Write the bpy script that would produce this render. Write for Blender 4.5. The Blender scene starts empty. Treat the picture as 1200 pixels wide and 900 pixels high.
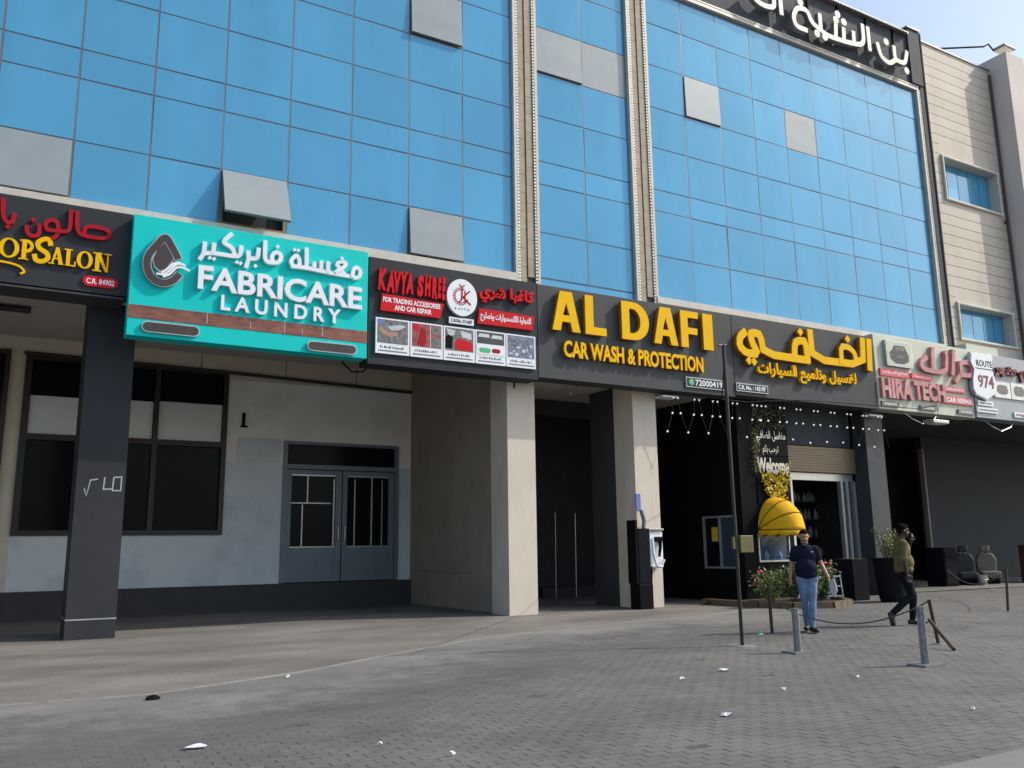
import bpy, bmesh, math, random
from mathutils import Vector, Matrix
random.seed(7)
SC = bpy.context.scene
COL = SC.collection

# ---------------------------------------------------------------- camera, sky, sun, exposure
R_ = Vector((0.86685778, -0.49837481, -0.01342154))
U_ = Vector((-0.08140712, -0.16805396, 0.98241068))
F_ = Vector((0.49186428, 0.85051773, 0.18625014))
cd = bpy.data.cameras.new('camera'); cd.lens = 30.4018; cd.sensor_width = 36.0
cd.clip_start = 0.1; cd.clip_end = 2000
cam = bpy.data.objects.new('camera', cd); COL.objects.link(cam)
m = Matrix((R_, U_, -F_)).transposed().to_4x4()
m.translation = Vector((0, -17.0, 1.479))
cam.matrix_world = m
SC.camera = cam
SUNV = Vector((2.4, -1.0, 2.3)).normalized()          # towards the sun
w = bpy.data.worlds.new('World'); SC.world = w; w.use_nodes = True
nt = w.node_tree; bg = nt.nodes['Background']
sky = nt.nodes.new('ShaderNodeTexSky'); sky.sky_type = 'NISHITA'; sky.sun_disc = False
sky.sun_elevation = math.asin(SUNV.z); sky.sun_rotation = math.atan2(SUNV.x, SUNV.y)
sky.air_density = 1.0; sky.dust_density = 2.2; sky.ozone_density = 0.2
nt.links.new(sky.outputs[0], bg.inputs[0]); bg.inputs[1].default_value = 0.15
sd = bpy.data.lights.new('sun', 'SUN'); sd.energy = 2.6; sd.angle = math.radians(0.5); sd.color = (1.0, 0.93, 0.82)
so = bpy.data.objects.new('sun', sd); COL.objects.link(so); so.location = (20, -20, 40)
so.rotation_euler = SUNV.to_track_quat('Z', 'Y').to_euler()
SC.view_settings.view_transform = 'Standard'; SC.view_settings.look = 'None'
SC.view_settings.exposure = 0.58; SC.view_settings.gamma = 1.0

# ---------------------------------------------------------------- materials
def srgb(h):
    v = [int(h[i:i+2], 16)/255 for i in (0, 2, 4)]
    return tuple((c/12.92 if c <= .04045 else ((c+.055)/1.055)**2.4) for c in v)
def M(name, col, rough=.6, metal=0.0, var=0.15, vscale=3.0, bump=0.0, bscale=40.0, rnd=0.0, stretch=(1,1,1), spec=.5, dirt=None, dirtscale=1.2, emit=None, alpha=None, trans=0):
    mt = bpy.data.materials.new(name); mt.use_nodes = True
    n = mt.node_tree; b = n.nodes['Principled BSDF']; L = n.links.new
    b.inputs['Roughness'].default_value = rough; b.inputs['Metallic'].default_value = metal
    b.inputs['Specular IOR Level'].default_value = spec
    if trans: b.inputs['Transmission Weight'].default_value = trans
    if alpha is not None: b.inputs['Alpha'].default_value = alpha
    tc = n.nodes.new('ShaderNodeTexCoord'); mp = n.nodes.new('ShaderNodeMapping'); mp.inputs['Scale'].default_value = stretch
    L(tc.outputs['Object'], mp.inputs[0])
    nz = n.nodes.new('ShaderNodeTexNoise'); nz.inputs['Scale'].default_value = vscale; nz.inputs['Detail'].default_value = 6; nz.inputs['Roughness'].default_value = .6
    L(mp.outputs[0], nz.inputs[0])
    cr = n.nodes.new('ShaderNodeValToRGB')
    cr.color_ramp.elements[0].position = .3; cr.color_ramp.elements[1].position = .7
    cr.color_ramp.elements[0].color = tuple(c*(1-var) for c in col)+(1,)
    cr.color_ramp.elements[1].color = tuple(min(1, c*(1+var)) for c in col)+(1,)
    L(nz.outputs[0], cr.inputs[0]); out = cr.outputs[0]
    if rnd:
        oi = n.nodes.new('ShaderNodeObjectInfo'); mr = n.nodes.new('ShaderNodeMapRange')
        mr.inputs[3].default_value = 1-rnd; mr.inputs[4].default_value = 1+rnd
        L(oi.outputs['Random'], mr.inputs[0])
        mx = n.nodes.new('ShaderNodeVectorMath'); mx.operation = 'SCALE'
        L(out, mx.inputs[0]); L(mr.outputs[0], mx.inputs['Scale']); out = mx.outputs[0]
    if dirt:
        nd = n.nodes.new('ShaderNodeTexNoise'); nd.inputs['Scale'].default_value = dirtscale; nd.inputs['Detail'].default_value = 8; nd.inputs['Roughness'].default_value = .7
        L(mp.outputs[0], nd.inputs[0]); r2 = n.nodes.new('ShaderNodeMapRange'); r2.inputs[1].default_value = .48; r2.inputs[2].default_value = .72
        L(nd.outputs[0], r2.inputs[0]); mm = n.nodes.new('ShaderNodeMix'); mm.data_type = 'RGBA'
        L(r2.outputs[0], mm.inputs[0]); L(out, mm.inputs[6]); mm.inputs[7].default_value = tuple(dirt)+(1,); out = mm.outputs[2]
    L(out, b.inputs['Base Color'])
    if bump:
        nb = n.nodes.new('ShaderNodeTexNoise'); nb.inputs['Scale'].default_value = bscale; nb.inputs['Detail'].default_value = 4
        L(mp.outputs[0], nb.inputs[0]); bp = n.nodes.new('ShaderNodeBump'); bp.inputs['Strength'].default_value = bump; bp.inputs['Distance'].default_value = .02
        L(nb.outputs[0], bp.inputs['Height']); L(bp.outputs[0], b.inputs['Normal'])
    if emit:
        b.inputs['Emission Color'].default_value = tuple(col)+(1,); b.inputs['Emission Strength'].default_value = emit
    return mt

MT = dict(
 glass=M('blue_glass', (.085,.315,.51), .10, .16, var=.09, vscale=.7, rnd=.06, bump=.03, bscale=.8, stretch=(1,1,.35), spec=.4),
 glass_haze=M('painted_haze_glass', (.27,.31,.32), .25, .15, var=.06, vscale=2, rnd=.05),  # grey of reflected haze and ground, painted into the pane colour
 mullion=M('mullion', (.17,.16,.165), .5, .2),
 trim=M('cream_trim', (.50,.48,.42), .5, 0, var=.1, vscale=6),
 led=M('led_dots', (.85,.82,.68), .4),
 stone=M('beige_stone', (.34,.29,.215), .75, var=.12, vscale=5, bump=.2, rnd=.07),
 clad=M('cream_cladding', (.52,.465,.385), .7, var=.06, vscale=2.5, rnd=.04, bump=.1, dirt=(.42,.37,.30), dirtscale=.7, stretch=(1,1,.3)),
 joint=M('dark_joint', (.13,.12,.105), .9),
 render=M('tower_render', (.60,.54,.50), .85, var=.08, vscale=1.5, bump=.15, dirt=(.50,.45,.42), dirtscale=.8, stretch=(1,1,.25)),
 fascia=M('grey_fascia', (.062,.070,.080), .7, 0, spec=.12, var=.1, vscale=1.5, stretch=(1,1,.4)),
 coping=M('coping', (.25,.24,.24), .4, .5),
 backing=M('backing', (.03,.035,.04), .9),
 plaster=M('soffit_plaster', (.50,.48,.44), .9, var=.08, vscale=1.2),
 wall_hi=M('upper_wall_paint', (.78,.77,.74), .85, var=.05, vscale=.8, dirt=(.66,.62,.56), dirtscale=.6),
 wall_lo=M('blue_grey_dado_paint', (.60,.645,.665), .7, var=.05, vscale=.8, dirt=(.38,.44,.48), dirtscale=.5),
 beam=M('beige_beam_paint', (.58,.53,.42), .85, var=.07),
 plinth=M('dark_plinth', (.035,.035,.037), .7, var=.2),
 brown=M('dark_brown_frame', (.025,.018,.015), .45, .2),
 dglass=M('dark_window_glass', (.006,.008,.010), .16, 0, var=.1, spec=.07),
 film=M('white_window_film', (.60,.65,.63), .4, var=.05),
 alu=M('blue_grey_aluminium', (.15,.185,.215), .5, .2, var=.1),
 alub=M('bright_aluminium', (.50,.52,.52), .35, .6, var=.08),
 chrome=M('steel_tube', (.5,.5,.5), .25, .9, var=.05),
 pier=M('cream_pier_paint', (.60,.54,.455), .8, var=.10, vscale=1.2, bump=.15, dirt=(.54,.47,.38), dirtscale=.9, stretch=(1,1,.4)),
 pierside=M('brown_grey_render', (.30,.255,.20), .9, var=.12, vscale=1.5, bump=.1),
 dark=M('dark_interior', (.035,.036,.038), .9, var=.2),
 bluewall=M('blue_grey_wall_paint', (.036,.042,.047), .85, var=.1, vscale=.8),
 blackclad=M('black_cladding', (.007,.008,.009), .55, .0, var=.2, vscale=1.0, spec=.05),
 greyclad=M('dark_grey_cladding', (.045,.051,.057), .45, .0, var=.15, vscale=.9, dirt=(.065,.07,.075), dirtscale=.5, spec=.25),
 teal=M('teal_panel', (.0,.52,.50), .6, spec=.2, var=.03, vscale=1, bump=.02),
 signdark=M('charcoal_panel', (.032,.036,.042), .6, 0, spec=.15, var=.08, vscale=1.5),
 signgrey=M('grey_panel', (.066,.070,.074), .6, 0, spec=.15, var=.08, vscale=1.5),
 signcream=M('cream_green_panel', (.52,.55,.44), .6, var=.05, vscale=1.2, dirt=(.42,.45,.37), dirtscale=.7),
 signsilver=M('silver_grey_panel', (.30,.33,.36), .5, .2, var=.08),
 yellow=M('yellow_letters', (.78,.46,.0), .6, spec=.12, var=.04),
 orange=M('orange_letter_sides', (.30,.13,.0), .5),
 red=M('red_letters', (.52,.012,.02), .6, spec=.12, var=.05),
 darkred=M('dark_red_letters', (.33,.010,.02), .6, spec=.12, var=.06),
 pink=M('faded_pink_letters', (.47,.20,.20), .65, var=.14, vscale=6, dirt=(.58,.36,.33), dirtscale=3),
 fadered=M('faded_red_plate', (.60,.07,.08), .5, var=.08, vscale=5),
 maroon=M('maroon_letters', (.16,.02,.03), .5),
 white=M('white_letters', (.72,.76,.80), .4, var=.03),
 black=M('black_plastic', (.007,.007,.008), .7, spec=.06),
 topletter=M('cream_letters', (.58,.55,.47), .5, var=.06),
 copper=M('copper_stripe', (.19,.075,.050), .35, .35, var=.45, vscale=5, stretch=(.5,1,2), dirt=(.30,.13,.09), dirtscale=3),
 bronze=M('bronze_face', (.062,.047,.042), .4, .4, var=.15),
 silver=M('silver_edge', (.42,.44,.44), .35, .6),
 paver=M('grey_paver', (.102,.102,.099), .85, var=.18, vscale=.9, bump=.35, bscale=60, rnd=.09, dirt=(.132,.126,.115), dirtscale=.45),
 kerbl=M('pale_kerb', (.15,.152,.15), .8, var=.1),
 yellowkerb=M('yellow_kerb', (.10,.075,.035), .7, var=.4, vscale=6, dirt=(.05,.045,.04), dirtscale=5),
 soil=M('soil', (.04,.03,.02), .95),
 leaf=M('leaf', (.065,.105,.028), .6, var=.4, vscale=12),
 leafp=M('pale_leaf', (.20,.24,.07), .6, var=.35, vscale=14),
 leafy=M('yellow_leaf', (.62,.48,.03), .55, var=.35, vscale=9),
 stem=M('stem', (.09,.07,.04), .8),
 flower=M('red_petals', (.65,.03,.06), .5), flowerp=M('pink_petals', (.62,.09,.17), .5),
 galv=M('galvanised_post', (.24,.25,.27), .45, .5, var=.2, vscale=14, dirt=(.12,.11,.10), dirtscale=8),
 rust=M('rusty_post', (.065,.035,.025), .8, .1, var=.35, vscale=15),
 pole=M('black_pole', (.022,.02,.02), .5, .2, var=.2),
 olive=M('olive_plate', (.10,.088,.02), .5, var=.15),
 ysticker=M('yellow_sticker', (.55,.40,.04), .5),
 rope=M('rope', (.10,.095,.09), .8),
 awning=M('yellow_canvas', (.74,.40,.012), .75, var=.12, vscale=4, bump=.7, bscale=5, spec=.15),
 awdark=M('awning_piping', (.10,.05,.01), .7),
 shutter=M('bronze_shutter', (.20,.15,.095), .5, .2, var=.1),
 bulb=M('white_bulb', (.85,.85,.82), .3, emit=.35),
 skin1=M('light_skin', (.36,.20,.125), .5, var=.05), skin2=M('dark_skin', (.035,.020,.014), .5, var=.05),
 hair=M('black_hair', (.008,.007,.006), .9, spec=.05), colclad=M('charcoal_column_cladding', (.032,.035,.040), .6, 0, var=.15, vscale=.9, dirt=(.05,.052,.056), dirtscale=.5, spec=.15), navy=M('navy_polo', (.013,.014,.032), .9, var=.2, vscale=8, bump=1.0, bscale=9, spec=.1),
 jeans=M('blue_denim', (.15,.23,.35), .9, var=.3, vscale=7, bump=1.0, bscale=11, spec=.1), shoe=M('black_shoe', (.012,.012,.014), .5),
 mustard=M('mustard_shirt', (.15,.125,.055), .9, var=.3, vscale=6, bump=1.0, bscale=9, spec=.1), trousers=M('dark_trousers', (.010,.011,.015), .9, spec=.1, var=.2, vscale=8),
 paper=M('white_paper', (.55,.56,.60), .7, var=.03),
 eye=M('eye', (.02,.015,.012), .3),
 bluebrite=M('blue_sticker', (.12,.16,.42), .5, var=.2, vscale=20),
 greenb=M('green_badge', (.05,.42,.20), .5),
 seatbeige=M('beige_leather', (.16,.145,.11), .6, var=.1), seatblack=M('black_leather', (.02,.02,.022), .5),
 maroonbox=M('maroon_cabinet', (.10,.02,.018), .6, var=.2), planter=M('dark_planter', (.010,.011,.013), .8, spec=.06, var=.2),
 photo_grey=M('photo_print_grey', (.13,.13,.14), .5, var=.7, vscale=14), photo_red=M('photo_print_red', (.24,.05,.05), .5, var=.7, vscale=10),
 photo_blue=M('photo_print_blue', (.12,.15,.22), .5, var=.8, vscale=16), photo_car=M('photo_print_car', (.03,.033,.035), .5, var=.5, vscale=9),
 bottle=M('pale_bottle', (.22,.22,.22), .4, rnd=.4), shelfm=M('shelf_metal', (.05,.05,.055), .5),
)

# ground materials with large patches
def ground_mat(name, a, b_, c, scale, fine=30, rough=.85):
    mt = bpy.data.materials.new(name); mt.use_nodes = True; n = mt.node_tree; b = n.nodes['Principled BSDF']; L = n.links.new
    tc = n.nodes.new('ShaderNodeTexCoord')
    def noise(s, d=6, st=(1,1,1)):
        mp = n.nodes.new('ShaderNodeMapping'); mp.inputs['Scale'].default_value = st; L(tc.outputs['Object'], mp.inputs[0])
        z = n.nodes.new('ShaderNodeTexNoise'); z.inputs['Scale'].default_value = s; z.inputs['Detail'].default_value = d; z.inputs['Roughness'].default_value = .62; L(mp.outputs[0], z.inputs[0]); return z
    n1 = noise(scale, 7, (.7, 1.6, 1)); r = n.nodes.new('ShaderNodeValToRGB')
    e = r.color_ramp.elements; e[0].position = .33; e[0].color = a+(1,); e[1].position = .68; e[1].color = c+(1,)
    k = e.new(.5); k.color = b_+(1,)
    L(n1.outputs[0], r.inputs[0])
    n2 = noise(fine, 5); mr = n.nodes.new('ShaderNodeMapRange'); mr.inputs[1].default_value = .3; mr.inputs[2].default_value = .7; mr.inputs[3].default_value = .78; mr.inputs[4].default_value = 1.2
    L(n2.outputs[0], mr.inputs[0]); v = n.nodes.new('ShaderNodeVectorMath'); v.operation = 'SCALE'; L(r.outputs[0], v.inputs[0]); L(mr.outputs[0], v.inputs['Scale'])
    L(v.outputs[0], b.inputs['Base Color']); b.inputs['Roughness'].default_value = rough
    bp = n.nodes.new('ShaderNodeBump'); bp.inputs['Strength'].default_value = .3; bp.inputs['Distance'].default_value = .01; L(n2.outputs[0], bp.inputs['Height']); L(bp.outputs[0], b.inputs['Normal'])
    return mt
MT['ground'] = ground_mat('ground_surface', (.115,.115,.112), (.15,.15,.146), (.19,.187,.18), .5)
MT['apron'] = ground_mat('worn_concrete', (.086,.079,.071), (.136,.130,.119), (.188,.181,.168), .42, 22)
MT['film'+'_dust'] = ground_mat('cement_dust', (.108,.108,.106), (.148,.146,.139), (.192,.187,.174), .6, 30)
MT['road'] = ground_mat('road_surface', (.17,.175,.175), (.21,.215,.215), (.25,.25,.25), .6)

# ---------------------------------------------------------------- mesh helpers
class MB:
    def __init__(s): s.v = []; s.f = []
    def box(s, x0, x1, y0, y1, z0, z1):
        x0, x1 = sorted((x0, x1)); y0, y1 = sorted((y0, y1)); z0, z1 = sorted((z0, z1)); k = len(s.v)
        s.v += [(x0,y0,z0),(x1,y0,z0),(x1,y1,z0),(x0,y1,z0),(x0,y0,z1),(x1,y0,z1),(x1,y1,z1),(x0,y1,z1)]
        s.f += [(k+3,k+2,k+1,k),(k+4,k+5,k+6,k+7),(k,k+1,k+5,k+4),(k+1,k+2,k+6,k+5),(k+2,k+3,k+7,k+6),(k+3,k,k+4,k+7)]; return s
    def tube(s, pts, r, n=8, r2=None):
        pts = [Vector(p) for p in pts]; m = len(pts); rings = []
        for i, p in enumerate(pts):
            d = (pts[min(i+1, m-1)]-pts[max(i-1, 0)]).normalized()
            a = d.cross(Vector((0,0,1)) if abs(d.z) < .9 else Vector((1,0,0))).normalized(); b = d.cross(a)
            rr = r if r2 is None else r+(r2-r)*i/(m-1)
            k = len(s.v); rings.append(k)
            for j in range(n):
                t = 2*math.pi*j/n; s.v.append(tuple(p+a*(rr*math.cos(t))+b*(rr*math.sin(t))))
        for i in range(m-1):
            for j in range(n):
                s.f.append((rings[i]+j, rings[i]+(j+1) % n, rings[i+1]+(j+1) % n, rings[i+1]+j))
        s.f.append(tuple(rings[0]+j for j in reversed(range(n)))); s.f.append(tuple(rings[-1]+j for j in range(n))); return s
    def lathe(s, c, prof, n=20):
        rings = []
        for r, z in prof:
            rings.append(len(s.v))
            for j in range(n):
                t = 2*math.pi*j/n; s.v.append((c[0]+r*math.cos(t), c[1]+r*math.sin(t), c[2]+z))
        for i in range(len(prof)-1):
            for j in range(n): s.f.append((rings[i]+j, rings[i]+(j+1) % n, rings[i+1]+(j+1) % n, rings[i+1]+j))
        s.f.append(tuple(rings[0]+j for j in reversed(range(n)))); s.f.append(tuple(rings[-1]+j for j in range(n))); return s
    def ball(s, c, r, n=8, m=6):
        rx, ry, rz = (r, r, r) if isinstance(r, (int, float)) else r
        k = len(s.v); s.v.append((c[0], c[1], c[2]+rz))
        for i in range(1, m):
            a = math.pi*i/m
            for j in range(n):
                t = 2*math.pi*j/n; s.v.append((c[0]+rx*math.sin(a)*math.cos(t), c[1]+ry*math.sin(a)*math.sin(t), c[2]+rz*math.cos(a)))
        s.v.append((c[0], c[1], c[2]-rz)); e = len(s.v)-1
        for j in range(n): s.f.append((k, k+1+j, k+1+(j+1) % n))
        for i in range(m-2):
            for j in range(n):
                a = k+1+i*n; s.f.append((a+j, a+n+j, a+n+(j+1) % n, a+(j+1) % n))
        a = k+1+(m-2)*n
        for j in range(n): s.f.append((a+j, e, a+(j+1) % n))
        return s
    def poly(s, pts, y0, y1):
        """polygon in the XZ plane (x,z) extruded from y0 (front) to y1 (back)"""
        ar = sum(pts[i][0]*pts[(i+1) % len(pts)][1]-pts[(i+1) % len(pts)][0]*pts[i][1] for i in range(len(pts)))
        if ar < 0: pts = pts[::-1]
        k = len(s.v); n = len(pts)
        s.v += [(x, y0, z) for x, z in pts]+[(x, y1, z) for x, z in pts]
        s.f.append(tuple(range(k, k+n))); s.f.append(tuple(range(k+2*n-1, k+n-1, -1)))
        for i in range(n): s.f.append((k+(i+1) % n, k+i, k+n+i, k+n+(i+1) % n))
        return s
    def leaf(s, c, d, l, wd):
        d = Vector(d).normalized(); a = d.cross(Vector((random.uniform(-1,1), random.uniform(-1,1), random.uniform(-1,1))))
        if a.length < 1e-3: a = Vector((1,0,0))
        a.normalize(); nn = d.cross(a); c = Vector(c); k = len(s.v)
        s.v += [tuple(c), tuple(c+d*l*.5+a*wd), tuple(c+d*l), tuple(c+d*l*.5-a*wd+nn*wd*.3)]; s.f.append((k, k+1, k+2, k+3)); return s

def rootloc(p):
    return Vector(p.location) if p is not None else Vector((0,0,0))
WL = {}
def obj(name, mb, mat, parent=None, smooth=False, label=None, loc=None, kind=None, bevel=0):
    """one mesh object; coordinates of mb are world coordinates (parents are never rotated while building)"""
    base = WL[parent.name] if parent is not None else Vector((0,0,0))
    me = bpy.data.meshes.new(name); org = Vector(loc) if loc is not None else base
    me.from_pydata([(x-org.x, y-org.y, z-org.z) for x, y, z in mb.v], [], mb.f)
    if smooth: me.shade_smooth()
    me.materials.append(MT[mat] if isinstance(mat, str) else mat)
    o = bpy.data.objects.new(name, me); COL.objects.link(o)
    o.location = org-base if parent is not None else org
    if parent is not None: o.parent = parent
    WL[o.name] = org
    if label: o['label'] = label
    if kind: o['kind'] = kind
    if bevel:
        b = o.modifiers.new('bevel', 'BEVEL'); b.width = bevel; b.segments = 2
    return o
def thing(name, label, cat, loc=(0,0,0), group=None):
    o = bpy.data.objects.new(name, None); COL.objects.link(o); o.location = loc; o.empty_display_size = .2
    o['label'] = label; o['category'] = cat
    if group: o['group'] = group
    WL[o.name] = Vector(loc); return o
def tag(o, label, cat, group=None):
    o['label'] = label; o['category'] = cat
    if group: o['group'] = group
    return o
def struct(o): o['kind'] = 'structure'; return o
def B(*a): return MB().box(*a)

# ---------------------------------------------------------------- lettering
AF = {'ا':'\ufe8d\ufe8e','أ':'\ufe83\ufe84','ب':'\ufe8f\ufe90\ufe91\ufe92','ة':'\ufe93\ufe94','ت':'\ufe95\ufe96\ufe97\ufe98','ج':'\ufe9d\ufe9e\ufe9f\ufea0','ح':'\ufea1\ufea2\ufea3\ufea4','خ':'\ufea5\ufea6\ufea7\ufea8','د':'\ufea9\ufeaa','ر':'\ufead\ufeae','س':'\ufeb1\ufeb2\ufeb3\ufeb4','ش':'\ufeb5\ufeb6\ufeb7\ufeb8','ص':'\ufeb9\ufeba\ufebb\ufebc','ض':'\ufebd\ufebe\ufebf\ufec0','ع':'\ufec9\ufeca\ufecb\ufecc','غ':'\ufecd\ufece\ufecf\ufed0','ف':'\ufed1\ufed2\ufed3\ufed4','ك':'\ufed9\ufeda\ufedb\ufedc','ل':'\ufedd\ufede\ufedf\ufee0','م':'\ufee1\ufee2\ufee3\ufee4','ن':'\ufee5\ufee6\ufee7\ufee8','و':'\ufeed\ufeee','ي':'\ufef1\ufef2\ufef3\ufef4'}
def shape(t):
    out = []
    for i, ch in enumerate(t):
        if ch not in AF: out.append(ch); continue
        p = i > 0 and t[i-1] in AF and len(AF[t[i-1]]) == 4
        n = i < len(t)-1 and t[i+1] in AF and len(AF[ch]) == 4
        out.append(AF[ch][(3 if n else 1) if p else (2 if n else 0)])
    return ''.join(reversed(out))
def text_mb(body, x0, x1, z0, z1, y, depth, bold=.0, shear=0.0, arabic=False):
    c = bpy.data.curves.new('tmp', 'FONT'); c.body = shape(body) if arabic else body
    c.extrude = .05; c.offset = bold; c.resolution_u = 3; c.shear = shear
    o = bpy.data.objects.new('tmp', c); COL.objects.link(o)
    bpy.context.view_layer.update()
    me = bpy.data.meshes.new_from_object(o.evaluated_get(bpy.context.evaluated_depsgraph_get()))
    vs = [v.co.copy() for v in me.vertices]; fs = [tuple(p.vertices) for p in me.polygons]
    bpy.data.objects.remove(o); bpy.data.curves.remove(c); bpy.data.meshes.remove(me)
    ax = min(v.x for v in vs); bx = max(v.x for v in vs); az = min(v.y for v in vs); bz = max(v.y for v in vs)
    par = list(range(len(vs))); isl = {}
    def find(a):
        while par[a] != a: par[a] = par[par[a]]; a = par[a]
        return a
    for f in fs:
        for a in f[1:]: par[find(a)] = find(f[0])
    seen = {}
    for i, v in enumerate(vs):                    # front and back skins of one glyph share positions
        kk = (round(v.x, 4), round(v.y, 4))
        if kk in seen: par[find(i)] = find(seen[kk])
        else: seen[kk] = i
    for i in range(len(vs)): isl.setdefault(find(i), len(isl))
    mb = MB()
    for i, v in enumerate(vs):
        fx = (v.x-ax)/(bx-ax); fz = (v.y-az)/(bz-az)
        mb.v.append((x0+(x1-x0)*fx, (y if v.z > 0 else y+depth)+min(.006, depth*.12)*(isl[find(i)] % 4), z0+(z1-z0)*fz))
    mb.f = fs
    return mb
def stroke_mb(mb, pts, wd, y, depth, closed=False, round_=2, cap=False):
    """a mitred ribbon in the XZ plane"""
    P = [Vector((a, b)) for a, b in pts]
    for _ in range(round_):                       # corner cutting keeps the ends
        Q = [P[0]]
        for i in range(len(P)-1):
            a, b = P[i], P[i+1]
            if i > 0: Q.append(a.lerp(b, .22))
            if i < len(P)-2: Q.append(a.lerp(b, .78))
        Q.append(P[-1]); P = Q
    L = []; Rr = []
    for i in range(len(P)):
        d0 = (P[i]-P[i-1]) if i > 0 else (P[1]-P[0]); d1 = (P[i+1]-P[i]) if i < len(P)-1 else d0
        if d0.length < 1e-6: d0 = d1
        if d1.length < 1e-6: d1 = d0
        d0 = d0.normalized(); d1 = d1.normalized(); n0 = Vector((-d0.y, d0.x)); n1 = Vector((-d1.y, d1.x))
        mtr = (n0+n1); mtr = mtr.normalized() if mtr.length > 1e-3 else n0
        k = min(1.6, 1/max(.35, mtr.dot(n0)))
        e = Vector((0,0))
        if i == 0: e = -d1*wd*.35
        if i == len(P)-1: e = d0*wd*.35
        L.append(P[i]+mtr*wd*.5*k+e); Rr.append(P[i]-mtr*wd*.5*k+e)
    k = len(mb.v); n = len(P)
    for yy in (y, y+depth):
        sl = min(.014, depth*.2)                  # the face leans a touch along its run, so crossings never share a plane
        mb.v += [(p.x, yy+sl*i/n, p.y) for i, p in enumerate(L)]+[(p.x, yy+sl*i/n, p.y) for i, p in enumerate(Rr)]
    for i in range(n-1):
        a, b, c, d = k+i, k+i+1, k+n+i+1, k+n+i
        mb.f += [(a, d, c, b), (a+2*n, b+2*n, c+2*n, d+2*n), (a, b, b+2*n, a+2*n), (d, d+2*n, c+2*n, c)]
    mb.f += [(k, k+2*n, k+3*n, k+n), (k+n-1, k+2*n-1, k+4*n-1, k+3*n-1)]
    return mb
def diamond(mb, c, r, y, depth): return mb.poly([(c[0]-r, c[1]), (c[0], c[1]-r), (c[0]+r, c[1]), (c[0], c[1]+r)], y, y+depth)
def disc(mb, c, rx, rz, y, depth, n=24): return mb.poly([(c[0]+rx*math.cos(2*math.pi*i/n), c[1]+rz*math.sin(2*math.pi*i/n)) for i in range(n)], y, y+depth)
def pillshape(x0, x1, z0, z1, n=8):
    r = (z1-z0)/2; zc = (z0+z1)/2
    return [(x1-r+r*math.cos(-math.pi/2+math.pi*i/n), zc+r*math.sin(-math.pi/2+math.pi*i/n)) for i in range(n+1)]+[(x0+r+r*math.cos(math.pi/2+math.pi*i/n), zc+r*math.sin(math.pi/2+math.pi*i/n)) for i in range(n+1)]
def letters(parent, body, x0, x1, z0, z1, y, depth, mat, bold=0.0, name='letter', gap=.1):
    """each letter of a big word its own part; natural widths from the font scaled to the box"""
    full = []
    for ch in body: full.append(None if ch == ' ' else text_mb(ch, 0, 1, 0, 1, 0, 1, bold))
    return full
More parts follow.
